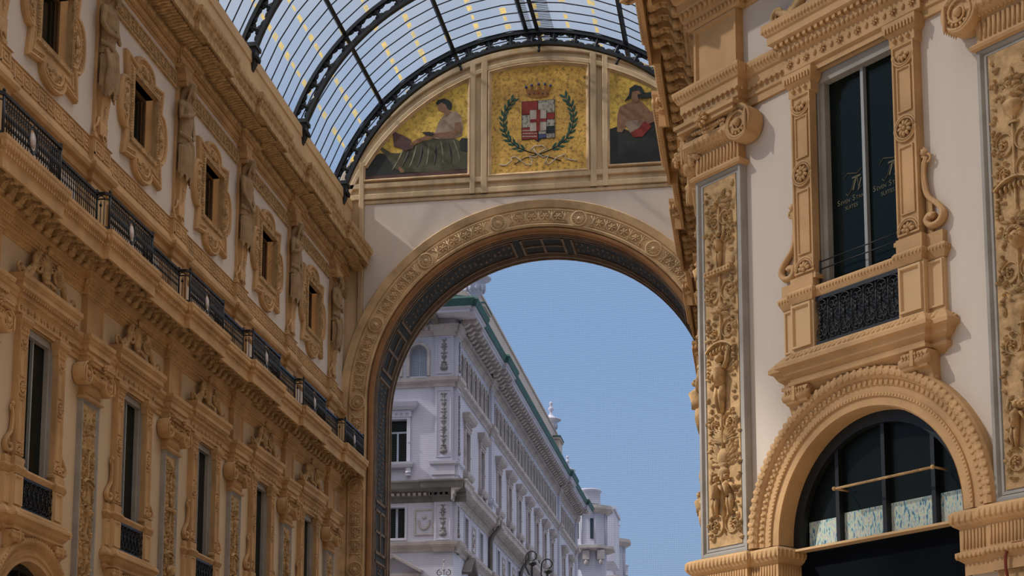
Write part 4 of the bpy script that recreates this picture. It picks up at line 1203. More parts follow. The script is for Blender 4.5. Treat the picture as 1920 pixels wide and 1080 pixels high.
mb = MB(); mb.tube([(XC+CP(*q)[0], .045, CP(*q)[1]) for q in ((320, 945), (420, 885), (540, 850), (650, 880), (760, 915))], .022, 5, flat=.4); part('crossed_stems', mb, BLK, t)

# --- left lunette: seated woman with a book
t = thing('seated_woman_mosaic', 'left gold mosaic lunette, seated woman in a green robe before an open book', 'mosaic', 'E')
poly = [(-7.22, 27.85), (-7.22, 28.38)]+[q for q in arcseg(-7.12, -2.9, 8.35)]+[(-2.9, 27.85)]
pl('gold_ground', poly, 0, .03, GOLD2, t); framed(poly, t)
def LP(px, py):    # grid of the left lunette: 1188 x 1080 over 220 x 200 photo pixels' worth of wall
    f = (px-35)/1040.0
    return (-7.22+4.32*f, 27.80+(1065-py+ -42*f)*.00437)
def lp(name, pts, lift, mt, par, base=.03): return pl(name, [LP(*q) for q in pts], base, base+lift, mt, par)
lp('dark_ledge', [(35, 1060), (35, 895), (110, 820), (190, 790), (240, 800), (300, 790), (460, 800), (700, 900), (1075, 900), (1075, 1015)], .006, DRK, t)
lp('stone_shelf', [(35, 1050), (35, 1020), (1075, 965), (1075, 1003)], .014, PURP, t)
w = lp('green_robe', [(180, 740), (215, 735), (300, 790), (400, 795), (480, 760), (540, 715), (620, 685), (740, 650), (900, 640), (990, 690), (1040, 660), (1075, 670), (1075, 960), (700, 985), (450, 985), (340, 950), (280, 860)], .012, ROBE, t)
for q in range(9):
    mb = MB(); x = 430+q*62; mb.tube([(XC+LP(x+j*(q-3)*3-j*j*.8, 740-q*8+j*28)[0], .042, LP(x, 740-q*8+j*28)[1]) for j in range(9)], [.01, .03, .05, .055, .05, .045, .04, .03, .01], 5, flat=.12); part('robe_fold', mb, DRK if q % 2 else FOLD, w)
b2 = lp('chiton', [(700, 655), (745, 590), (775, 500), (830, 430), (905, 395), (960, 400), (1005, 450), (1025, 560), (1010, 640), (940, 660), (800, 665)], .02, PINK, t)
lp('arm', [(520, 680), (620, 640), (720, 590), (745, 610), (700, 650), (600, 690), (530, 712)], .024, SKIN, t, .03); lp('arm', [(740, 610), (860, 600), (935, 580), (940, 510), (1000, 500), (1000, 600), (930, 650), (800, 655), (745, 640)], .03, SKIN, t)
for x0, y0, sg in ((520, 690, -1), (740, 622, -1)):
    for j in range(4): lp('finger', [(x0, y0+j*7), (x0+sg*28, y0+4+j*8), (x0+sg*28, y0+9+j*8), (x0, y0+6+j*7)], .034, SKIN, t)
hd = lp('head', [(800, 300), (870, 290), (895, 340), (880, 385), (905, 400), (850, 440), (830, 430), (830, 395), (800, 392), (778, 380), (772, 355), (762, 345), (775, 320)], .028, SKIN, t)
lp('hair', [(748, 310), (770, 280), (830, 268), (880, 285), (905, 310), (912, 350), (900, 380), (868, 372), (850, 330), (800, 300), (770, 325)], .034, BLK, hd)
lp('open_book', [(312, 592), (335, 585), (440, 630), (490, 660), (530, 720), (520, 750), (430, 775), (400, 745), (330, 730)], .03, PURP, t)
lp('small_book', [(612, 595), (690, 592), (735, 615), (720, 632), (650, 622)], .04, DRK, t)
lp('foot', [(370, 940), (390, 925), (420, 950), (440, 985), (400, 990)], .02, SKIN, t); lp('cushion', [(985, 690), (1010, 660), (1075, 665), (1075, 800), (1000, 780)], .022, DRK, t)

# --- right lunette: seated woman, partly hidden by the near cornice
t = thing('dark_robed_woman_mosaic', 'right gold mosaic lunette, bare shouldered woman in a dark robe', 'mosaic', 'E')
poly = [(2.86, 27.85)]+arcseg(2.86, 7.12, 8.35)+[(7.22, 28.38), (7.22, 27.85)]
pl('gold_ground', poly, 0, .03, GOLD2, t); framed(poly, t)
def RP2(x, z): return (2.84+(x-1141)*.0213, 27.82+(310-z)*.0236)
def rp(name, pts, lift, mt, par): return pl(name, [RP2(*q) for q in pts], .03, .03+lift, mt, par)
rp('dark_robe', [(1142, 308), (1142, 245), (1160, 240), (1190, 255), (1215, 222), (1240, 215), (1262, 228), (1300, 250), (1338, 275), (1338, 308)], .01, DRK, t)
bt = rp('bare_torso', [(1157, 250), (1158, 220), (1163, 205), (1180, 200), (1190, 196), (1205, 200), (1218, 215), (1228, 225), (1216, 236), (1207, 226), (1200, 240), (1175, 240), (1166, 252)], .02, SKIN, t)
rp('arm', [(1216, 240), (1205, 232), (1222, 218), (1243, 226), (1236, 234)], .026, SKIN, t)
for j in range(4): rp('finger', [(1205, 231+j*2), (1197, 232+j*2.2), (1197, 233.5+j*2.2), (1205, 232.5+j*2)], .03, SKIN, t)
rp('red_cloth', [(1180, 250), (1195, 235), (1215, 232), (1222, 245), (1205, 262), (1188, 262)], .024, RED, t); rp('white_cloth', [(1172, 238), (1180, 232), (1210, 232), (1200, 245), (1182, 254)], .028, PINK, t)
hd = rp('head', [(1183, 178), (1200, 175), (1206, 185), (1202, 196), (1192, 200), (1184, 192)], .03, SKIN, t); rp('hair', [(1180, 186), (1182, 174), (1192, 168), (1204, 172), (1210, 184), (1203, 184), (1198, 178), (1186, 180), (1184, 192), (1172, 196)], .036, BLK, hd)
rp('raised_scroll', [(1196, 186), (1230, 182), (1232, 192), (1198, 194)], .04, DRK, t)

# ------------------------------------------------------------------ vaulted passage behind the arch
t = thing('arch_passage', 'dark coffered passage vault inside the great arch', 'vault', 'E')
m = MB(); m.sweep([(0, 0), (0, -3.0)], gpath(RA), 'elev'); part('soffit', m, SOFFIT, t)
m = MB()
for d0, d1, h in ((-.12, -.2, .05), (-.26, -.36, .07), (-.4, -.45, .04), (-2.45, -2.5, .04), (-2.55, -2.68, .07), (-2.76, -2.84, .05), (-2.9, -3.0, .08)):
    m.sweep([(0, d0), (-h, d0), (-h, d1), (0, d1)], gpath(RA), 'elev')
part('edge_moulding', m, SOFTRIM, t)
def spath(s0, s1, n=16):
    """path on the soffit by arc length from the crown: positive to the right"""
    Q = RA*PI/2; out = []
    for i in range(n+1):
        s = s0+(s1-s0)*i/n; r = RA
        if s < -Q: out.append((XC-r, ZA-(-s-Q)))
        elif s > Q: out.append((XC+r, ZA-(s-Q)))
        else: out.append((XC+r*sin(s/RA), ZA+r*cos(s/RA)))
    return out
def coffer(s0, s1, cells):
    m = MB(); n = 4 if s1-s0 < 3 else 18
    for d0, d1 in ((-.55, -.62), (-2.2, -2.3)): m.sweep([(0, d0), (-.05, d0), (-.05, d1), (0, d1)], spath(s0, s1, n), 'elev')
    for e in (s0, s1-.09): m.sweep([(0, -.55), (-.05, -.55), (-.05, -2.3), (0, -2.3)], spath(e, e+.09, 1), 'elev')
    if cells:
        m.sweep([(0, -1.38), (-.05, -1.38), (-.05, -1.48), (0, -1.48)], spath(s0, s1, n), 'elev'); e = (s0+s1)/2-.05; m.sweep([(0, -.55), (-.05, -.55), (-.05, -2.3), (0, -2.3)], spath(e, e+.1, 1), 'elev')
    else:
        for s, z, a in [(s0+(s1-s0)*i/26, 0, 0) for i in range(1, 26)]:
            x, y = spath(s, s+.01, 1)[0]; dd = -1.42+.35*sin(s*3.1)
            m.ell((x, dd, y), (.05, .16, .05)); m.ell((x, -1.42-.35*sin(s*3.1), y), (.04, .14, .04))
    for e in (s0+.1, s1-.16):
        for i in range(20): x, y = spath(e+.03, e+.04, 1)[0]; m.ell((x, -.66-.08*i, y), (.03, .025, .03))
    part('coffer_frame', m, SOFTRIM, t)
W2 = 1.82; per = RA*math.radians(69)
for k in (-1, 0, 1): coffer(k*per-W2/2, k*per+W2/2, True)
for k in (-1, 1):
    a, b = sorted((k*(W2/2+.28), k*(per-W2/2-.28))); coffer(a, b, False)
    a, b = sorted((k*(per+W2/2+.28), k*(per+W2/2+.28+5.2))); coffer(a, b, False)
    e = per+W2/2+.28+5.2+.28
    a, b = sorted((k*e, k*(e+W2))); coffer(a, b, True); a, b = sorted((k*(e+W2+.28), k*(e+W2+4.5))); coffer(a, b, False)
# outer face of the gateway so the passage has a solid wall behind
m = MB(); m.box(XC-9.15, XC-RA-.06, -2.98, -.03, 0, 26); m.box(XC+RA+.06, XC+9.15, -2.98, -.03, 0, 26)
pth = gpath(RA+.05, 0, 40)
m.sweep([(0, -.52), (2.2, -.52), (2.2, -2.97), (0, -2.97)], gpath(RA+.07, 10), 'elev')
struct('wall_gateway', m, TYMP, 'E')
m = MB(); m.box(-60, XC-9.2, -3.0, -.05, 0, 29); struct('wall_outer_left', m, PLASTER, 'E')
m = MB(); m.box(XC+9.2, 50, -3.0, -.05, 0, 29); struct('wall_outer_right', m, PLASTER, 'E')
m = MB(); m.box(-30, 14, 14, 14.5, 0, 26); struct('wall_south', m, OCHRE_P)
m = MB(); m.box(13.5, 14, -13, 14, 0, 26); struct('wall_east', m, OCHRE_P)
# fine bird net stretched across the outer side
m = MB()
z = 6.0
while z < ZA+RA-.1:
    h = RA-.08 if z < ZA else math.sqrt((RA-.08)**2-(z-ZA)**2)
    m.tube([(XC-h, -3.04, z), (XC+h, -3.04, z)], .0024, 3, cap=False); z += .085
u = -RA+.12
while u < RA-.1:
    m.tube([(XC+u, -3.04, 6), (XC+u, -3.04, ZA+math.sqrt((RA-.08)**2-u*u))], .0012, 3, cap=False); u += .085
solo('bird_net', m, mat('net_cord', (.10, .11, .13), .8, var=.1, bump=0), 'very fine grey net stretched across the open arch', 'net', 'E')

# ------------------------------------------------------------------ glass barrel roof
RG = 8.6; ZG = 24.6; XR = -8.78
def cylp(a, R=RG): return (XR+R*cos(a), ZG+R*sin(a))
A0 = 160; STEP = 8
angs = [math.radians(A0-STEP*i) for i in range(19)]
Y0, Y1 = 25.2, 61.6; PIT = .7
pg = bpy.data.materials.new('roof_glass'); pg.use_nodes = True; N = pg.node_tree.nodes; Lk = pg.node_tree.links
out = N['Material Output']; N.remove(N['Principled BSDF'])
tr = N.new('ShaderNodeBsdfTransparent'); tr.inputs[0].default_value = (.92, .94, .97, 1)
tl = N.new('ShaderNodeBsdfTranslucent'); tl.inputs[0].default_value = (.26, .30, .37, 1); df = N.new('ShaderNodeBsdfDiffuse'); df.inputs[0].default_value = (.4, .4, .4, 1)
a1 = N.new('ShaderNodeMixShader'); a1.inputs[0].default_value = .25; Lk.new(tl.outputs[0], a1.inputs[1]); Lk.new(df.outputs[0], a1.inputs[2])
a2 = N.new('ShaderNodeMixShader'); g = N.new('ShaderNodeNewGeometry'); n = N.new('ShaderNodeTexNoise'); n.inputs['Scale'].default_value = .35; n.inputs['Detail'].default_value = 4
mp = N.new('ShaderNodeMapRange'); mp.inputs[1].default_value = .35; mp.inputs[2].default_value = .65; mp.inputs[3].default_value = .12; mp.inputs[4].default_value = .36
Lk.new(g.outputs['Position'], n.inputs['Vector']); Lk.new(n.outputs['Fac'], mp.inputs[0]); Lk.new(mp.outputs[0], a2.inputs[0]); Lk.new(tr.outputs[0], a2.inputs[1]); Lk.new(a1.outputs[0], a2.inputs[2]); Lk.new(a2.outputs[0], out.inputs[0])
STAIN = bpy.data.materials.new('yellow_sealant'); STAIN.use_nodes = True; N = STAIN.node_tree.nodes; Lk = STAIN.node_tree.links
N.remove(N['Principled BSDF']); tl = N.new('ShaderNodeBsdfTranslucent'); tl.inputs[0].default_value = (.62, .42, .10, 1); tr = N.new('ShaderNodeBsdfTransparent'); tr.inputs[0].default_value = (1, .88, .55, 1)
a1 = N.new('ShaderNodeMixShader'); g = N.new('ShaderNodeNewGeometry'); n = N.new('ShaderNodeTexNoise'); n.inputs['Scale'].default_value = 5; Lk.new(g.outputs['Position'], n.inputs['Vector']); Lk.new(n.outputs['Fac'], a1.inputs[0]); Lk.new(tr.outputs[0], a1.inputs[1]); Lk.new(tl.outputs[0], a1.inputs[2]); Lk.new(a1.outputs[0], N['Material Output'].inputs[0])
t = thing('glass_roof', 'barrel vaulted glass roof over the arcade with dark glazing bars and yellow stained joints', 'roof')
m = MB()
for a, b in zip(angs[:-1], angs[1:]):
    p = cylp(a, RG+.02); q = cylp(b, RG+.05)
    y = Y0
    while y < Y1-.05:
        y2 = min(y+PIT, Y1)
        m.add([(p[0], -y, p[1]), (p[0], -y2, p[1]), (q[0], -y2, q[1]), (q[0], -y, q[1])], [(0, 1, 2, 3)]); y += PIT
part('glass_panes', m, pg, t)
m = MB(); y = Y0
while y <= Y1:
    m.tube([(cylp(a)[0], -y, cylp(a)[1]) for a in angs], .024, 5, smooth=False)
    p = cylp(angs[0]); m.box(p[0]-.05, p[0]+.05, -y-.04, -y+.04, p[1]-.06, p[1]+.06)
    y += PIT
part('glazing_bars', m, STEEL, t)
m = MB(); rnd = random.Random(3)
for i, a in enumerate(angs[1:-1]):
    y = Y0
    while y < Y1-.2:
        k = rnd.random(); L = .38+.16*rnd.random()
        w = .03+.05*rnd.random()*(1.6 if 7 <= i <= 10 else 1); s = y+.06+rnd.random()*.1
        p0 = cylp(a+w/RG*1.5, RG-.015); p1 = cylp(a-w/RG*1.5, RG-.015)
        if k > .12: m.add([(p0[0], -s, p0[1]), (p0[0], -s-L, p0[1]), (p1[0], -s-L*.9, p1[1]), (p1[0], -s-.03, p1[1])], [(0, 1, 2, 3)])
        y += PIT
part('sealant_strips', m, STAIN, t, label='yellow stained sealant strips')
for ai in (3, 6, 12, 15):
    m = MB(); a = angs[ai]; p = cylp(a, RG-.03)
    m.tube([(p[0], -Y0, p[1]), (p[0], -Y1, p[1])], .1, 4, smooth=False); part('purlin', m, STEEL, t)
for da in (-1.4, 1.6):
    m = MB(); p = cylp(math.radians(90+da), RG-.03); m.tube([(p[0], -Y0, p[1]), (p[0], -Y1, p[1])], .085, 4, smooth=False); part('ridge_beam', m, STEEL, t)
m = MB(); y = Y0
while y < Y1:
    for s, w in ((-.2, .2), (.55, .3), (-.75, .0)):
        if w: p = cylp(PI/2, RG+.1); m.box(p[0]+s-w, p[0]+s+w, -y-.02, -y+.02, p[1], p[1]+.02)
    y += .14
part('ridge_slats', m, STEEL, t)
# arched iron ribs: two chords joined by posts with cusped openings
def rib_mesh():
    RO_, RI = 8.5, 8.0; m = MB()
    al = math.radians(163); be = math.radians(17)
    for R, w in ((RO_, .06), (RI, .06)):
        m.sweep([(-.065, -w*1.6), (-.065, w*1.6), (.065, w*1.6), (.065, -w*1.6), (-.065, -w*1.6)], arc((0, 0), R, al, be, 60), 'elev')
    n = 24
    for i in range(n+1):
        a = al+(be-al)*i/n
        m.tube([((RI)*cos(a), 0, RI*sin(a)), (RO_*cos(a), 0, RO_*sin(a))], .085, 4, smooth=False)
        for q in (.3, .7): r = RI+(RO_-RI)*q; m.ell((r*cos(a), 0, r*sin(a)), (.2, .045, .09), a+PI/2)
        for R, s in ((RI+.07, 1), (RO_-.07, -1)):
            for o in (-.3, .3):
                b = a+(be-al)/n*o; m.ell((R*cos(b), 0, R*sin(b)), (.17, .045, .11), b+PI/2)
    return m
m = rib_mesh(); RIB = m.mesh('lattice_arch'); RIB.materials.append(STEEL)
FEET = []
for k in (-1, 1):
    m = MB()
    m.box(k*7.75-.28, k*7.75+.28, -.3, .3, 2.5, 2.64); v = []
    for z, w in ((2.5, .24), (2.05, .2), (1.75, .1)): v += [(k*7.75-w, -w*.9, z), (k*7.75+w, -w*.9, z), (k*7.75+w, w*.9, z), (k*7.75-w, w*.9, z)]
    m.add(v, [(4*i+a, 4*i+(a+1) % 4, 4*i+4+(a+1) % 4, 4*i+4+a) for i in range(2) for a in range(4)]+[(8, 9, 10, 11)])
    for j in range(5): m.ell((k*7.5, -.2+.1*j, 2.2), (.06, .05, .12))
    FOOT = m.mesh('foot_bracket'); FOOT.materials.append(STEEL); FEET.append(FOOT)
for y, l in ((31.1, 'roof rib beyond the top edge of the photo, second from the octagon'), (37.0, 'roof rib beyond the top edge of the photo, third from the octagon'), (42.8, 'nearest lattice rib of the roof, mostly above the top edge'), (48.6, 'lattice rib of the glass roof at upper left'), (54.5, 'middle lattice rib crossing the glass roof'), (60.3, 'farthest lattice rib, just in front of the mosaics')):
    r = thing('roof_rib', l, 'roof rib', group='iron lattice ribs of the glass roof'); r.matrix_world = Matrix.Translation((XR, y, ZG))
    part('lattice_arch', RIB, None, r); [part('foot_bracket', q, None, r) for q in FEET]
    m = MB()
    for ai in (6, 9, 12):
        a = angs[ai]; m.tube([(8.0*cos(a), 0, 8.0*sin(a)), (7.7*cos(a), 0, 7.7*sin(a))], [.09, .03], 5); m.ell((7.72*cos(a), 0, 7.72*sin(a)), (.07, .07, .09))
    part('pendant', m, STEEL, r)

# glass dome over the octagon: eight curved sectors between dark ribs
dg = bpy.data.materials.new('dome_glass'); dg.use_nodes = True; N = dg.node_tree.nodes; Lk = dg.node_tree.links; N.remove(N['Principled BSDF'])
tr = N.new('ShaderNodeBsdfTransparent'); tr.inputs[0].default_value = (.95, .95, .95, 1); tl = N.new('ShaderNodeBsdfTranslucent'); tl.inputs[0].default_value = (.22, .22, .23, 1)
a1 = N.new('ShaderNodeMixShader'); a1.inputs[0].default_value = .62; Lk.new(tr.outputs[0], a1.inputs[1]); Lk.new(tl.outputs[0], a1.inputs[2]); Lk.new(a1.outputs[0], N['Material Output'].inputs[0])
t = thing('glass_dome', 'great glass dome over the crossing, above the top edge of the photo', 'dome'); t.matrix_world = Matrix.Translation((XR, 5.6, 27.0))
m = MB(); rb = MB(); RD = 21.2; pr = [(RD*cos(a), RD*.85*sin(a)) for a in [PI/2*i/8 for i in range(8)]]+[(1.5, RD*.85)]
for k in range(8):
    a = PI/8+k*PI/4; b = a+PI/4
    for (r0, z0), (r1, z1) in zip(pr[:-1], pr[1:]):
        m.add([(r0*cos(a), r0*sin(a), z0), (r0*cos(b), r0*sin(b), z0), (r1*cos(b), r1*sin(b), z1), (r1*cos(a), r1*sin(a), z1)], [(0, 1, 2, 3)])
    q = MB(); q.tube([(r*cos(a), r*sin(a), z) for r, z in pr], .16, 5); part('rib', q, STEEL, t)
part('glass_panes', m, dg, t)
# low floor and street
m = MB(); m.box(-16.7, 12, -64.6, 4, -.2, 0); struct('floor', m, FLOOR)
m = MB(); m.box(-70, 60, -260, -64.65, -.2, -.02); struct('ground_street', m, STREET)
# red cable loop
m = MB(); P3 = [(-12.85, .25, 4.7), (-12.88, .26, 4.9), (-12.88, .26, 5.05), (-12.84, .26, 5.14), (-12.76, .26, 5.2), (-12.62, .26, 5.2), (-12.4, .26, 5.1)]
m.tube(P3, .022, 6); solo('red_cable', m, flat('red_rubber', (.20, .04, .025)), 'loop of red brown cable at the lower right corner', 'cable', 'D')
# ------------------------------------------------------------------ corner building across the street
PALE = mat('pale_stone', (.46, .46, .56), .85, var=.18, scale=.35, bump=.15, bscale=8, streak=True)
PALE_T = mat('pale_trim', (.42, .38, .38), .85, var=.3, scale=1.2, bump=.2, bscale=10)
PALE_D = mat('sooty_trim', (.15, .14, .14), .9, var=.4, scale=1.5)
SOOT = mat('greyed_carving', (.20, .19, .20), .9, var=.3, scale=1.5)
PINKST = mat('rendered_parapet', (.42, .36, .33), .9, var=.12, scale=.4)
COPPER = mat('green_copper', (.022, .09, .08), .6, var=.35, scale=1.5)
SHUT = mat('white_shutter', (.36, .42, .52), .6, var=.08)
bl = thing('corner_palace', 'pale stone corner building across the street with green copper eaves and brackets', 'building')
WB = 'S'
def bp(name, m, mt, wall, label=None, par=None):
    o = part(name, m, mt, par or bl, label=label)
    if par is None: o.matrix_parent_inverse = Matrix.Identity(4); o.matrix_local = WALL[wall]
    return o
SW = [88.6, 93.4]+[99.6+4.27*k for k in range(7)]+[132.6, 137.4]
SP = [85.55, 96.6, 129.4, 141.4]; YE2 = 142.0
FW = [-19.95, -24.2, -28.4]; FP = [-17.25, -22.1]
def bld_wall(wall, u0, u1, wins, arches):
    holes = [rect(c-.62, c+.62, 21.45, 23.85) for c in wins]+[rect(c-.55, c+.55, 17.15, 18.9) for c in wins]
    holes += [[(c-r, 26.25)]+arc((c, 27.55), r, PI, 0, 10)+[(c+r, 26.25)] for c, r in arches]
    return holed(rect(u0, u1, 0, 30.4), holes, .5)
SARC = [(86.75+1.42*i, .42) for i in range(7)]+[(98.5+1.5*i, .44) for i in range(20)]+[(131.0+1.45*i, .42) for i in range(7)]
FARC = [(-18.75, .52), (-20.3, .52), (-24.4, .5), (-26.0, .5)]
bp('side_wall', bld_wall('S', 85, YE2, SW, SARC), PALE, 'S'); bp('front_wall', bld_wall('F', -34, -16.7, FW, FARC), PALE, 'F')
for wall, u0, u1, pl_ in (('S', 85, YE2, SP), ('F', -34, -16.7, FP)):
    hwp = .55
    e0 = -.05 if wall == 'S' else 0; e1 = 0
    bk = breaks(u0, u1, [(max(u0+.01, p-hwp), min(u1-.01, p+hwp), .14) for p in pl_])
    for nm, prof, mt in (('lower_ledge', [(-.02, 16.35), (.06, 16.4), (.1, 16.6), (.3, 16.72), (.34, 16.9), (-.02, 16.95)], PALE_T),
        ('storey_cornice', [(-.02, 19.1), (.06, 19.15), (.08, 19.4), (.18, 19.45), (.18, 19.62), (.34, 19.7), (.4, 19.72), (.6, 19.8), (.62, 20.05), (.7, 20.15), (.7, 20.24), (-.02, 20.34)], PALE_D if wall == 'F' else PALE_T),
        ('upper_ledge', [(-.02, 25.55), (.06, 25.6), (.08, 25.8), (.25, 25.9), (.28, 26.1), (-.02, 26.15)], PALE_T),
        ('eaves_bed', [(-.02, 28.45), (.06, 28.5), (.08, 28.68), (.2, 28.72), (.22, 28.98), (.28, 29.0), (.28, 29.08), (-.02, 29.1)], PALE_T),
        ('eaves', [(.0, 29.42), (1.05, 29.44), (1.05, 29.6), (1.12, 29.63), (1.16, 29.74), (0, 29.76)], PALE),
        ('copper_gutter', [(1.0, 29.72), (1.22, 29.74), (1.34, 30.1), (1.28, 30.24), (.2, 30.4), (.0, 30.4)], COPPER)):
        m = MB()
        P_ = bk if nm != 'copper_gutter' else breaks(u0, u1, [(max(u0+.01, p-.6), min(u1-.01, p+.6), .2) for p in pl_])
        if nm == 'eaves': P_ = breaks(u0, u1, [(max(u0+.01, p-.6), min(u1-.01, p+.6), .2) for p in pl_])
        if nm in ('copper_gutter', 'eaves', 'storey_cornice'):   # carry the eaves round the corner
            ex = {'copper_gutter': 1.3, 'eaves': 1.2, 'storey_cornice': .7}[nm]
            P_ = [(P_[0][0]-(ex if wall == 'S' else 0), P_[0][1])]+P_[1:-1]+[(P_[-1][0]+(ex if wall == 'F' else 0), P_[-1][1])]
        m.sweep(prof, P_)
        bp(nm, m, mt, wall)
    m = MB()
    for i in range(int((u1-u0)/.3)):
        u = u0+(i+.5)*.3; m.box(u-.09, u+.09, .2, .34, 28.75, 28.94); m.box(u-.08, u+.08, .18, .32, 19.47, 19.62)
    bp('dentil_course', m, PALE_T, wall)
    md = MB(); prof = [(.2, 29.43), (1.0, 29.43), (1.0, 29.28), (.85, 29.18), (.6, 29.24), (.42, 29.08), (.2, 29.04)]; k = len(prof)
    md.add([(-.17, a, b) for a, b in prof]+[(.17, a, b) for a, b in prof], [tuple(range(k)), tuple(reversed(range(k, 2*k)))]+[(i, (i+1) % k, k+(i+1) % k, k+i) for i in range(k)])
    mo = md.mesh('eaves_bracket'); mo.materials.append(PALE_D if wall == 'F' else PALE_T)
    n = int((u1-u0)/.78)
    for i in range(n):
        u = u0+.35+i*(u1-u0-.6)/n
        off = .2 if any(abs(u-p) < 1.5 for p in pl_) else 0
        o = part('eaves_bracket', mo, None, bl); o.matrix_local = WALL[wall] @ Matrix.Translation((u, -off, 0))
    for p in pl_:                                                 # corner strips with hanging ornament
        m = MB(); c = p
        if wall == 'F' and p > -18: c = -17.27
        m.box(c-.5, c+.5, 0, .14, 16.9, 28.5); m.sweep([(0, 20.6), (.1, 20.6), (.1, 21.1), (.2, 21.2), (.22, 21.35), (0, 21.4)], [(c-.55, 0), (c-.55, .16), (c+.55, .16), (c+.55, 0)])
        m.box(c-.62, c+.62, 0, .2, 20.3, 20.7)
        for za, zb in ((17.0, 19.0), (21.6, 25.4), (26.3, 28.4)):
            m.frame(c-.42, c+.42, za, zb, .08, .12, .18)
        bp('corner_pilaster', m, PALE, wall)
        if wall == 'F' or p < 90:
            m = MB()
            for za, zb in ((17.2, 18.9), (21.8, 25.2), (26.5, 28.2)):
                m.tube([(c, .17, za), (c, .17, zb)], .03, 5); z = za+.1; i = 0
                while z < zb:
                    for q in (-1, 1): m.leaf((c, .16, z), PI/2+q*(1.1 if i % 3 else .5), .17+.05*(i % 2), .045, .05, curl=q*.8)
                    if i % 4 == 0: m.ell((c, .17, z), (.1, .05, .1), q=(8, 6))
                    z += .17; i += 1
                m.lathe([(.04, 0), (.2, .05), (.22, .2), (.1, .25), (.16, .4)], (c, .16, za), 8, fd=.5)
            bp('carved_garland', m, SOOT, wall)
    # windows, each a part with its surround, panes as sub-parts
    wins = SW if wall == 'S' else FW
    m = MB()
    m.sweep([(-.02, 0), (-.02, .12), (.18, .12), (.18, 0)], rect(-.62, .62, 21.4, 23.85), 'elev', closed=True)
    m.box(-.85, .85, 0, .16, 23.95, 24.3); m.sweep([(0, 24.3), (.14, 24.36), (.3, 24.5), (.36, 24.66), (.38, 24.74), (0, 24.8)], [(-.88, 0), (-.88, .08), (.88, .08), (.88, 0)])
    for i in range(5): m.rosette((-.6+.3*i, .17, 24.12), .09, 5, .05, ring=False)
    m.sweep([(0, 21.05), (.1, 21.1), (.16, 21.25), (.18, 21.38), (0, 21.4)], [(-.85, 0), (-.85, .16), (.85, .16), (.85, 0)])
    for k in (-1, 1): m.box(k*.72-.13, k*.72+.13, 0, .22, 20.62, 21.06); m.tube([(k*.72-.14, .17, 20.8), (k*.72+.14, .17, 20.8)], .09, 8); m.rosette((k*.74, .13, 22.5), .07, 5, .03, ring=False)
    me = m.mesh('window_surround'); me.materials.append(PALE_T if wall == 'S' else PALE)
    g2 = MB(); g2.box(-.62, .62, -.42, -.4, 21.45, 23.85); gm = g2.mesh('pane'); gm.materials.append(GLASS)
    f2 = MB()
    for a, b in ((-.62, -.54), (-.05, .05), (.54, .62)): f2.box(a, b, -.4, -.34, 21.45, 23.2)
    for a, b in ((21.45, 21.53), (23.12, 23.22)): f2.box(-.62, .62, -.4, -.34, a, b)
    fm = f2.mesh('casement'); fm.materials.append(SHUT)
    m = MB(); m.sweep([(-.02, 0), (-.02, .06), (.1, .06), (.1, 0)], rect(-.55, .55, 17.15, 18.9), 'elev', closed=True); lm = m.mesh('mezzanine_window'); lm.materials.append(PALE)
    m = MB(); m.box(-.55, .55, -.42, -.4, 17.15, 18.9); lg = m.mesh('pane'); lg.materials.append(GLASS)
    m = MB()
    for a, b in ((-.55, -.48), (-.07, .07), (.48, .55)): m.box(a, b, -.4, -.34, 17.15, 18.9)
    m.box(-.55, .55, -.4, -.34, 17.15, 17.25); lf = m.mesh('casement'); lf.materials.append(SHUT)
    pm_ = MB(); pm_.frame(-.55, .55, 17.3, 18.75, .1, 0, .06); 
    for i in range(14):
        a = PI+PI*i/13; pm_.ell((.3*cos(a), .04, 18.1+.45*sin(a)), (.07, .05, .07))
    pm_.ell((0, .04, 18.3), (.12, .05, .1)); pmm = pm_.mesh('wreath_panel'); pmm.materials.append(PALE_T)
    for i, c in enumerate(wins):
        w = part('window_surround', me, None, bl); w.matrix_local = WALL[wall] @ Matrix.Translation((c, 0, 0))
        part('pane', gm, None, w); part('casement', fm, None, w)
        w = part('mezzanine_window', lm, None, bl); w.matrix_local = WALL[wall] @ Matrix.Translation((c, 0, 0))
        part('pane', lg, None, w); part('casement', lf, None, w)
        nx = wins[i+1] if i+1 < len(wins) else c+4.2
        cc = (c+nx)/2 if wall == 'S' else c+1.62
        if not any(abs(cc-p) < 1.0 for p in pl_):
            w = part('wreath_panel', pmm, None, bl); w.matrix_local = WALL[wall] @ Matrix.Translation((cc, 0, 0))
    for c, r in (SARC if wall == 'S' else FARC):
        m = MB(); m.sweep([(-.02, 0), (-.02, .1), (.14, .1), (.14, 0)], [(c-r, 26.25)]+arc((c, 27.55), r, PI, 0, 10)+[(c+r, 26.25)], 'elev')
        m.box(c-r-.2, c-r-.02, 0, .14, 27.4, 27.55)
        w = part('arched_loggia_window', m, PALE_T, bl); w.matrix_local = WALL[wall]
        m = MB(); m.add([(a, -.38, b) for a, b in [(c-r, 26.25)]+arc((c, 27.55), r, PI, 0, 8)+[(c+r, 26.25)]], [tuple(range(11))])
        m.box(c-.03, c+.03, -.37, -.33, 26.25, 27.55+r*.98)
        if wall == 'F':
            for q in range(24): m.box(c-r+.04, c-.05, -.37, -.34, 26.3+q*.065, 26.34+q*.065); m.box(c+.05, c+r-.04, -.37, -.34, 26.3+q*.065, 26.34+q*.065)
        part('shutter' if wall == 'F' or int(c*10) % 3 else 'pane', m, SHUT if wall == 'F' else (GLASS_B if int(c*10) % 3 else GLASS), w)
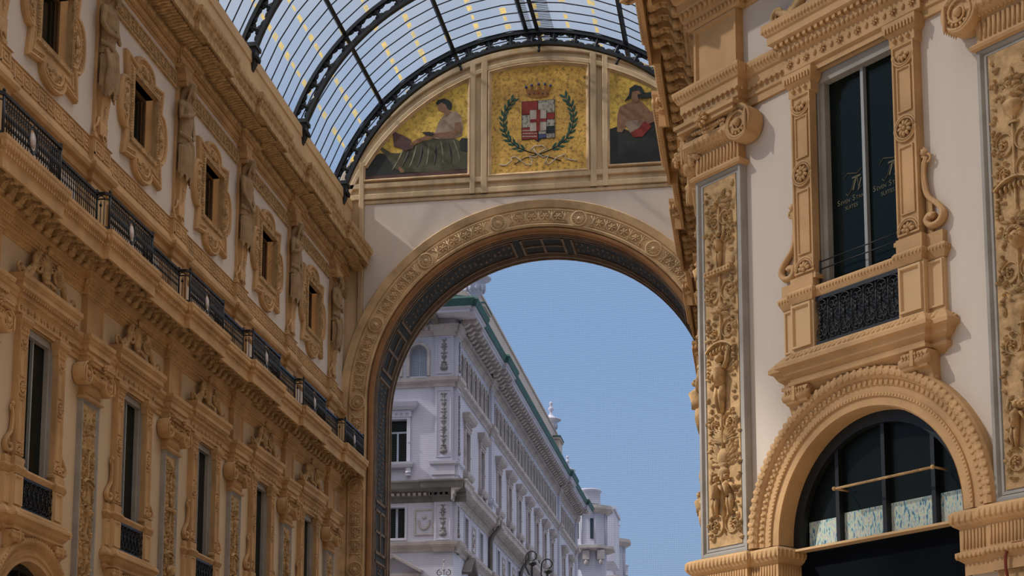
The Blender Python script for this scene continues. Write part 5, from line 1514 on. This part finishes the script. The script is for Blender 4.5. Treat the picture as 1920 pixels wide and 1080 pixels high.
    for y in ((96.0, 108.3, 120.7) if wall == 'S' else ()):
        m = MB(); m.tube([(y, .75, 20.2), (y, .72, 19.7), (y, .3, 19.2), (y, .16, 18.8), (y, .16, 14)], .13, 6); bp('drain_pipe', m, PALE_D, wall)
for u, nm in ((-19.95, 'front'),):
    m = MB(); pd = [(-1.5, 15.2), (0, 16.05), (1.5, 15.2)]
    m.sweep([(0, 0), (0, .5), (.14, .55), (.18, 0)], [(u+a, b) for a, b in pd], 'elev'); m.box(u-1.4, u+1.4, 0, .2, 14.9, 15.2); bp('pediment', m, PALE_T, 'F')
m = MB(); m.sweep([(0, 0), (0, .5), (.14, .55), (.18, 0)], [(88.6-1.1, 15.5), (88.6, 16.4), (88.6+1.1, 15.5)], 'elev'); bp('pediment', m, PALE_D, 'S')
# set-back attic and its urns
m = MB(); m.box(99.2, 139, -6, -1.3, 29, 36.0); m.sweep([(-.1, 35.9), (.08, 35.95), (.08, 36.1), (-.1, 36.15)], [(99.2, -1.3), (139, -1.3)])
m.box(98.2, 100.4, -3, -.75, 29, 34.5); m.box(98.1, 100.5, -3.1, -.65, 34.5, 34.7); m.box(136.0, 138.2, -3, -.75, 29, 34.9); m.box(135.9, 138.3, -3.1, -.65, 34.9, 35.1)
bp('set_back_attic', m, PINKST, 'S')
m = MB(); m.box(98.05, 100.55, -3.15, -.6, 34.7, 34.78); m.box(135.85, 138.35, -3.15, -.6, 35.1, 35.2); m.box(-34, 0, 0, .01, 0, .01) if False else None
bp('pier_capping', m, COPPER, 'S')
U1 = [(.0, 0), (.42, 0), (.42, .12), (.2, .2), (.14, .5), (.2, .6), (.42, .85), (.5, 1.15), (.46, 1.3), (.7, 1.42), (.82, 1.5), (.78, 1.56), (.4, 1.6), (.3, 1.72), (0, 1.75)]
U2 = U1[:-3]+[(.4, 1.6), (.12, 2.0), (.1, 2.2), (.2, 2.3), (.22, 2.45), (.1, 2.58), (.08, 2.7), (.15, 2.8), (.12, 2.95), (0, 3.0)]
for (x, y, z, s, pr, l) in ((-18.2, 99.3, 34.78, 1.3, U1, 'large open stone urn on the pier above the copper roof'), (-18.3, 137.1, 35.2, 1.12, U2, 'lidded stone urn with ball finial farther along the roof'),
        (-18.0, 146.5, 33.0, .95, U2, 'small lidded urn at the far end of the roof, half hidden'), (-20.9, 99.3, 34.6, 1.1, U1, 'stone urn half hidden behind the left edge of the arch')):
    m = MB(); m.lathe([(a*s, b*s) for a, b in pr], (0, 0, 0), 20)
    for i in range(10): m.ell((cos(i*PI/5)*.46*s, sin(i*PI/5)*.46*s, 1.0*s), (.1*s, .1*s, .22*s))
    o = solo('roof_urn', m, PALE, l, 'urn', group='stone urns on the roof'); o.location = (x, y, z)
m = MB(); m.box(-23, -19.5, -101, -98, 29, 34.6); solo('roof_pier', m, PINKST, 'pale pier on the roof under the half hidden urn', 'pier')

# ------------------------------------------------------------------ far building with stacked bays
def bay_tower(name, label, x, y, z, s, depth=8):
    t = thing('bay_building', label, 'building'); t.matrix_world = Matrix.Translation((x, y, z))
    oct_ = lambda r, k=8: [(r*cos(PI/8+i*PI/4), r*sin(PI/8+i*PI/4)) for i in range(8)]
    def prism(m, r, z0, z1, r2=None):
        r2 = r2 or r; a = oct_(r); b = oct_(r2)
        m.add([(p*s, q*s, z0*s) for p, q in a]+[(p*s, q*s, z1*s) for p, q in b], [tuple(range(8)), tuple(range(8, 16))]+[(i, (i+1) % 8, 8+(i+1) % 8, 8+i) for i in range(8)])
    m = MB(); prism(m, 1.75, -14, 3.9); prism(m, 1.85, .1, .35)
    for i in range(8):
        a = PI/8+i*PI/4; m.tube([(1.76*s*cos(a), 1.76*s*sin(a), .4*s), (1.76*s*cos(a), 1.76*s*sin(a), 3.7*s)], .1*s, 5)
    m.box(-6*s, -.5*s, -depth*s, .9*s, -20*s, 3.6*s); part('bay_wall', m, PALE, t)
    m = MB(); prism(m, 1.85, 3.6, 4.0, 2.5); prism(m, 2.5, 4.0, 4.35); prism(m, 1.95, -.4, -.15, 2.7); prism(m, 2.7, -.15, .15); m.box(-6*s, -.5*s, -depth*s, 1.7*s, -.2*s, .12*s); m.box(-6*s, -.5*s, -depth*s, 1.6*s, 3.95*s, 4.3*s); part('cornice', m, PALE_T, t)
    m = MB(); m.lathe([(1.3*s, 4.3*s), (1.2*s, 4.5*s), (1.15*s, 5.9*s), (1.35*s, 6.1*s), (1.3*s, 6.25*s), (0, 6.3*s)], (-.1*s, 0, 0), 14); part('drum', m, PALE, t)
    m = MB(); m.lathe([(1.36*s, 4.3*s), (1.36*s, 4.6*s), (1.2*s, 4.7*s)], (-.1*s, 0, 0), 14); part('copper_band', m, COPPER, t)
    for k in (-1.15, .35):
        m = MB(); m.box(k*s-.16*s, k*s+.16*s, 1.66*s, 1.72*s, .9*s, 3.0*s); part('window', m, GLASS_B, t)
    for i in range(3):
        m = MB(); m.box((-1.7+i*1.5)*s-.35*s, (-1.7+i*1.5)*s+.35*s, 1.4*s, 2.2*s, -1.3*s, -.35*s); m.ell(((-1.7+i*1.5)*s, 2.0*s, -1.6*s), (.25*s, .3*s, .35*s)); part('console', m, PALE_T, t)
bay_tower('a', 'pale building with an octagonal bay and round drum beyond the corner building', -16.3, 150, 27.45, .92)
bay_tower('b', 'farther pale building with a smaller bay, at the right end of the street', -16.6, 172, 27.9, .98)
bay_tower('c', 'farthest pale bay building lowest on the skyline', -16.7, 186, 26.5, .85)
m = MB(); m.box(-16.7, -15.0, -166, -160, 28, 33.3); m.box(-16.8, -14.85, -166.2, -159.8, 33.3, 33.6); solo('roof_block', m, PALE, 'plain rooftop block between the two bay buildings', 'roof')

# ------------------------------------------------------------------ street lamps on the pavement outside
def lamp_top(name, x, y, z, label, kind):
    t = thing('street_lamp', label, 'street lamp'); t.matrix_world = Matrix.Translation((x, y, z))
    if kind == 0:
        m = MB(); m.tube([(0, 0, -14), (0, 0, -.5), (0, 0, .2), (0, 0, .6)], [.07, .05, .035, .012], 8); m.ell((0, 0, .65), (.05, .05, .07)); m.ell((0, 0, .2), (.09, .09, .05)); part('post', m, SASH, t)
        m = MB()
        for k in (-1, 1): m.spiral((k*.2, 0, .05), .14, 1.2, a0=PI/2, sgn=-k, w=.022, flower=False)
        part('scroll_arm', m, IRON, t)
        m = MB(); m.lathe([(0, 0), (.18, .0), (.22, -.1), (.25, -.4), (.15, -.55), (0, -.6)], (0, 0, -.1), 12); part('lantern', m, SHUT, t)
    else:
        m = MB(); m.tube([(0, 0, -14.5), (0, 0, -.6), (.0, 0, -.2)], .06, 8); part('post', m, IRON, t)
        m = MB()
        pts = [(.28*cos(a)*(1-.02*i), 0, .28*sin(a)*(1-.02*i)) for i, a in enumerate([PI*1.05-j*.35 for j in range(16)])]
        m.tube([(-.1, 0, -.9), (-.3, 0, -.5)]+pts, .035, 6); part('crook', m, IRON, t)
        m = MB(); m.lathe([(0, 0), (.16, -.05), (.2, -.2), (0, -.3)], (.05, 0, -.2), 10); part('lantern', m, IRON, t)
lamp_top('a', -15.2, 75, 13.55, 'street lamp finial showing at the bottom edge left in the arch opening', 0)
lamp_top('b', -10.95, 75, 14.3, 'black crook of a double street lamp, left and higher of the two', 1)
lamp_top('c', -10.2, 75, 13.9, 'black crook of a double street lamp, right and lower of the two', 1)

# ------------------------------------------------------------------ camera, sky, sun
cam = bpy.data.cameras.new('camera'); co = bpy.data.objects.new('camera', cam); COL.objects.link(co)
F = 3030.0; cam.sensor_width = 36; cam.lens = F*36/1920; cam.shift_y = (1117-540)/1920; cam.shift_x = 0
cam.clip_end = 600
yaw, pit, rol = math.radians(9.01), math.radians(8.114), math.radians(.0946)
fw = Vector((-sin(yaw)*cos(pit), cos(yaw)*cos(pit), sin(pit))); rt = Vector((cos(yaw), sin(yaw), 0)); up = rt.cross(fw)
r2 = rt*cos(rol)+up*sin(rol); u2 = -rt*sin(rol)+up*cos(rol)
co.matrix_world = Matrix(((r2.x, u2.x, -fw.x, 0), (r2.y, u2.y, -fw.y, 0), (r2.z, u2.z, -fw.z, 1.6), (0, 0, 0, 1)))
SC.camera = co

w = bpy.data.worlds.new('sky'); SC.world = w; w.use_nodes = True; N = w.node_tree.nodes; Lk = w.node_tree.links
bg = N['Background']; tc = N.new('ShaderNodeTexCoord'); sp = N.new('ShaderNodeSeparateXYZ'); r = N.new('ShaderNodeValToRGB')
Lk.new(tc.outputs['Generated'], sp.inputs[0])
stops = [(0, (.10, .085, .07)), (.5, (.36, .48, .64)), (.515, (.34, .47, .65)), (.65, (.27, .43, .72)), (.70, (.30, .45, .70)), (.74, (.46, .53, .65)), (.80, (.75, .78, .85)), (.88, (4.2, 3.8, 3.5)), (1, (4.8, 4.35, 4.0))]
mr = N.new('ShaderNodeMapRange'); mr.inputs[1].default_value = -1; mr.inputs[2].default_value = 1; Lk.new(sp.outputs['Z'], mr.inputs[0]); Lk.new(mr.outputs[0], r.inputs['Fac'])
e = r.color_ramp.elements; e[0].position = 0; e[0].color = (*stops[0][1], 1); e[1].position = 1; e[1].color = (*stops[-1][1], 1)
for p, c in stops[1:-1]: q = e.new(p); q.color = (*c, 1)
# thin cloud high up
n = N.new('ShaderNodeTexNoise'); n.inputs['Scale'].default_value = 5; n.inputs['Detail'].default_value = 5; Lk.new(tc.outputs['Generated'], n.inputs['Vector'])
cr = N.new('ShaderNodeValToRGB'); cr.color_ramp.elements[0].position = .42; cr.color_ramp.elements[1].position = .6; Lk.new(n.outputs['Fac'], cr.inputs['Fac'])
hi = N.new('ShaderNodeMapRange'); hi.inputs[1].default_value = .42; hi.inputs[2].default_value = .65; Lk.new(sp.outputs['Z'], hi.inputs[0])
ml = N.new('ShaderNodeMath'); ml.operation = 'MULTIPLY'; Lk.new(cr.outputs['Color'], ml.inputs[0]); Lk.new(hi.outputs[0], ml.inputs[1])
mx = N.new('ShaderNodeMix'); mx.data_type = 'RGBA'; Lk.new(ml.outputs[0], mx.inputs[0]); Lk.new(r.outputs['Color'], mx.inputs[6]); mx.inputs[7].default_value = (1.15, 1.2, 1.3, 1)
Lk.new(mx.outputs[2], bg.inputs['Color']); bg.inputs['Strength'].default_value = 1.0
sun = bpy.data.lights.new('sun', 'SUN'); sun.energy = 4.0; sun.color = (1, .93, .84); sun.angle = math.radians(1.6)
so = bpy.data.objects.new('sun', sun); COL.objects.link(so)
so.rotation_euler = Vector((-1.0, -.22, .85)).to_track_quat('Z', 'Y').to_euler()
VS = SC.view_settings; VS.view_transform = 'Standard'; VS.look = 'None'; VS.gamma = 1; VS.use_curve_mapping = False; VS.exposure = -.2
SC.cycles.max_bounces = 8; SC.cycles.transparent_max_bounces = 12
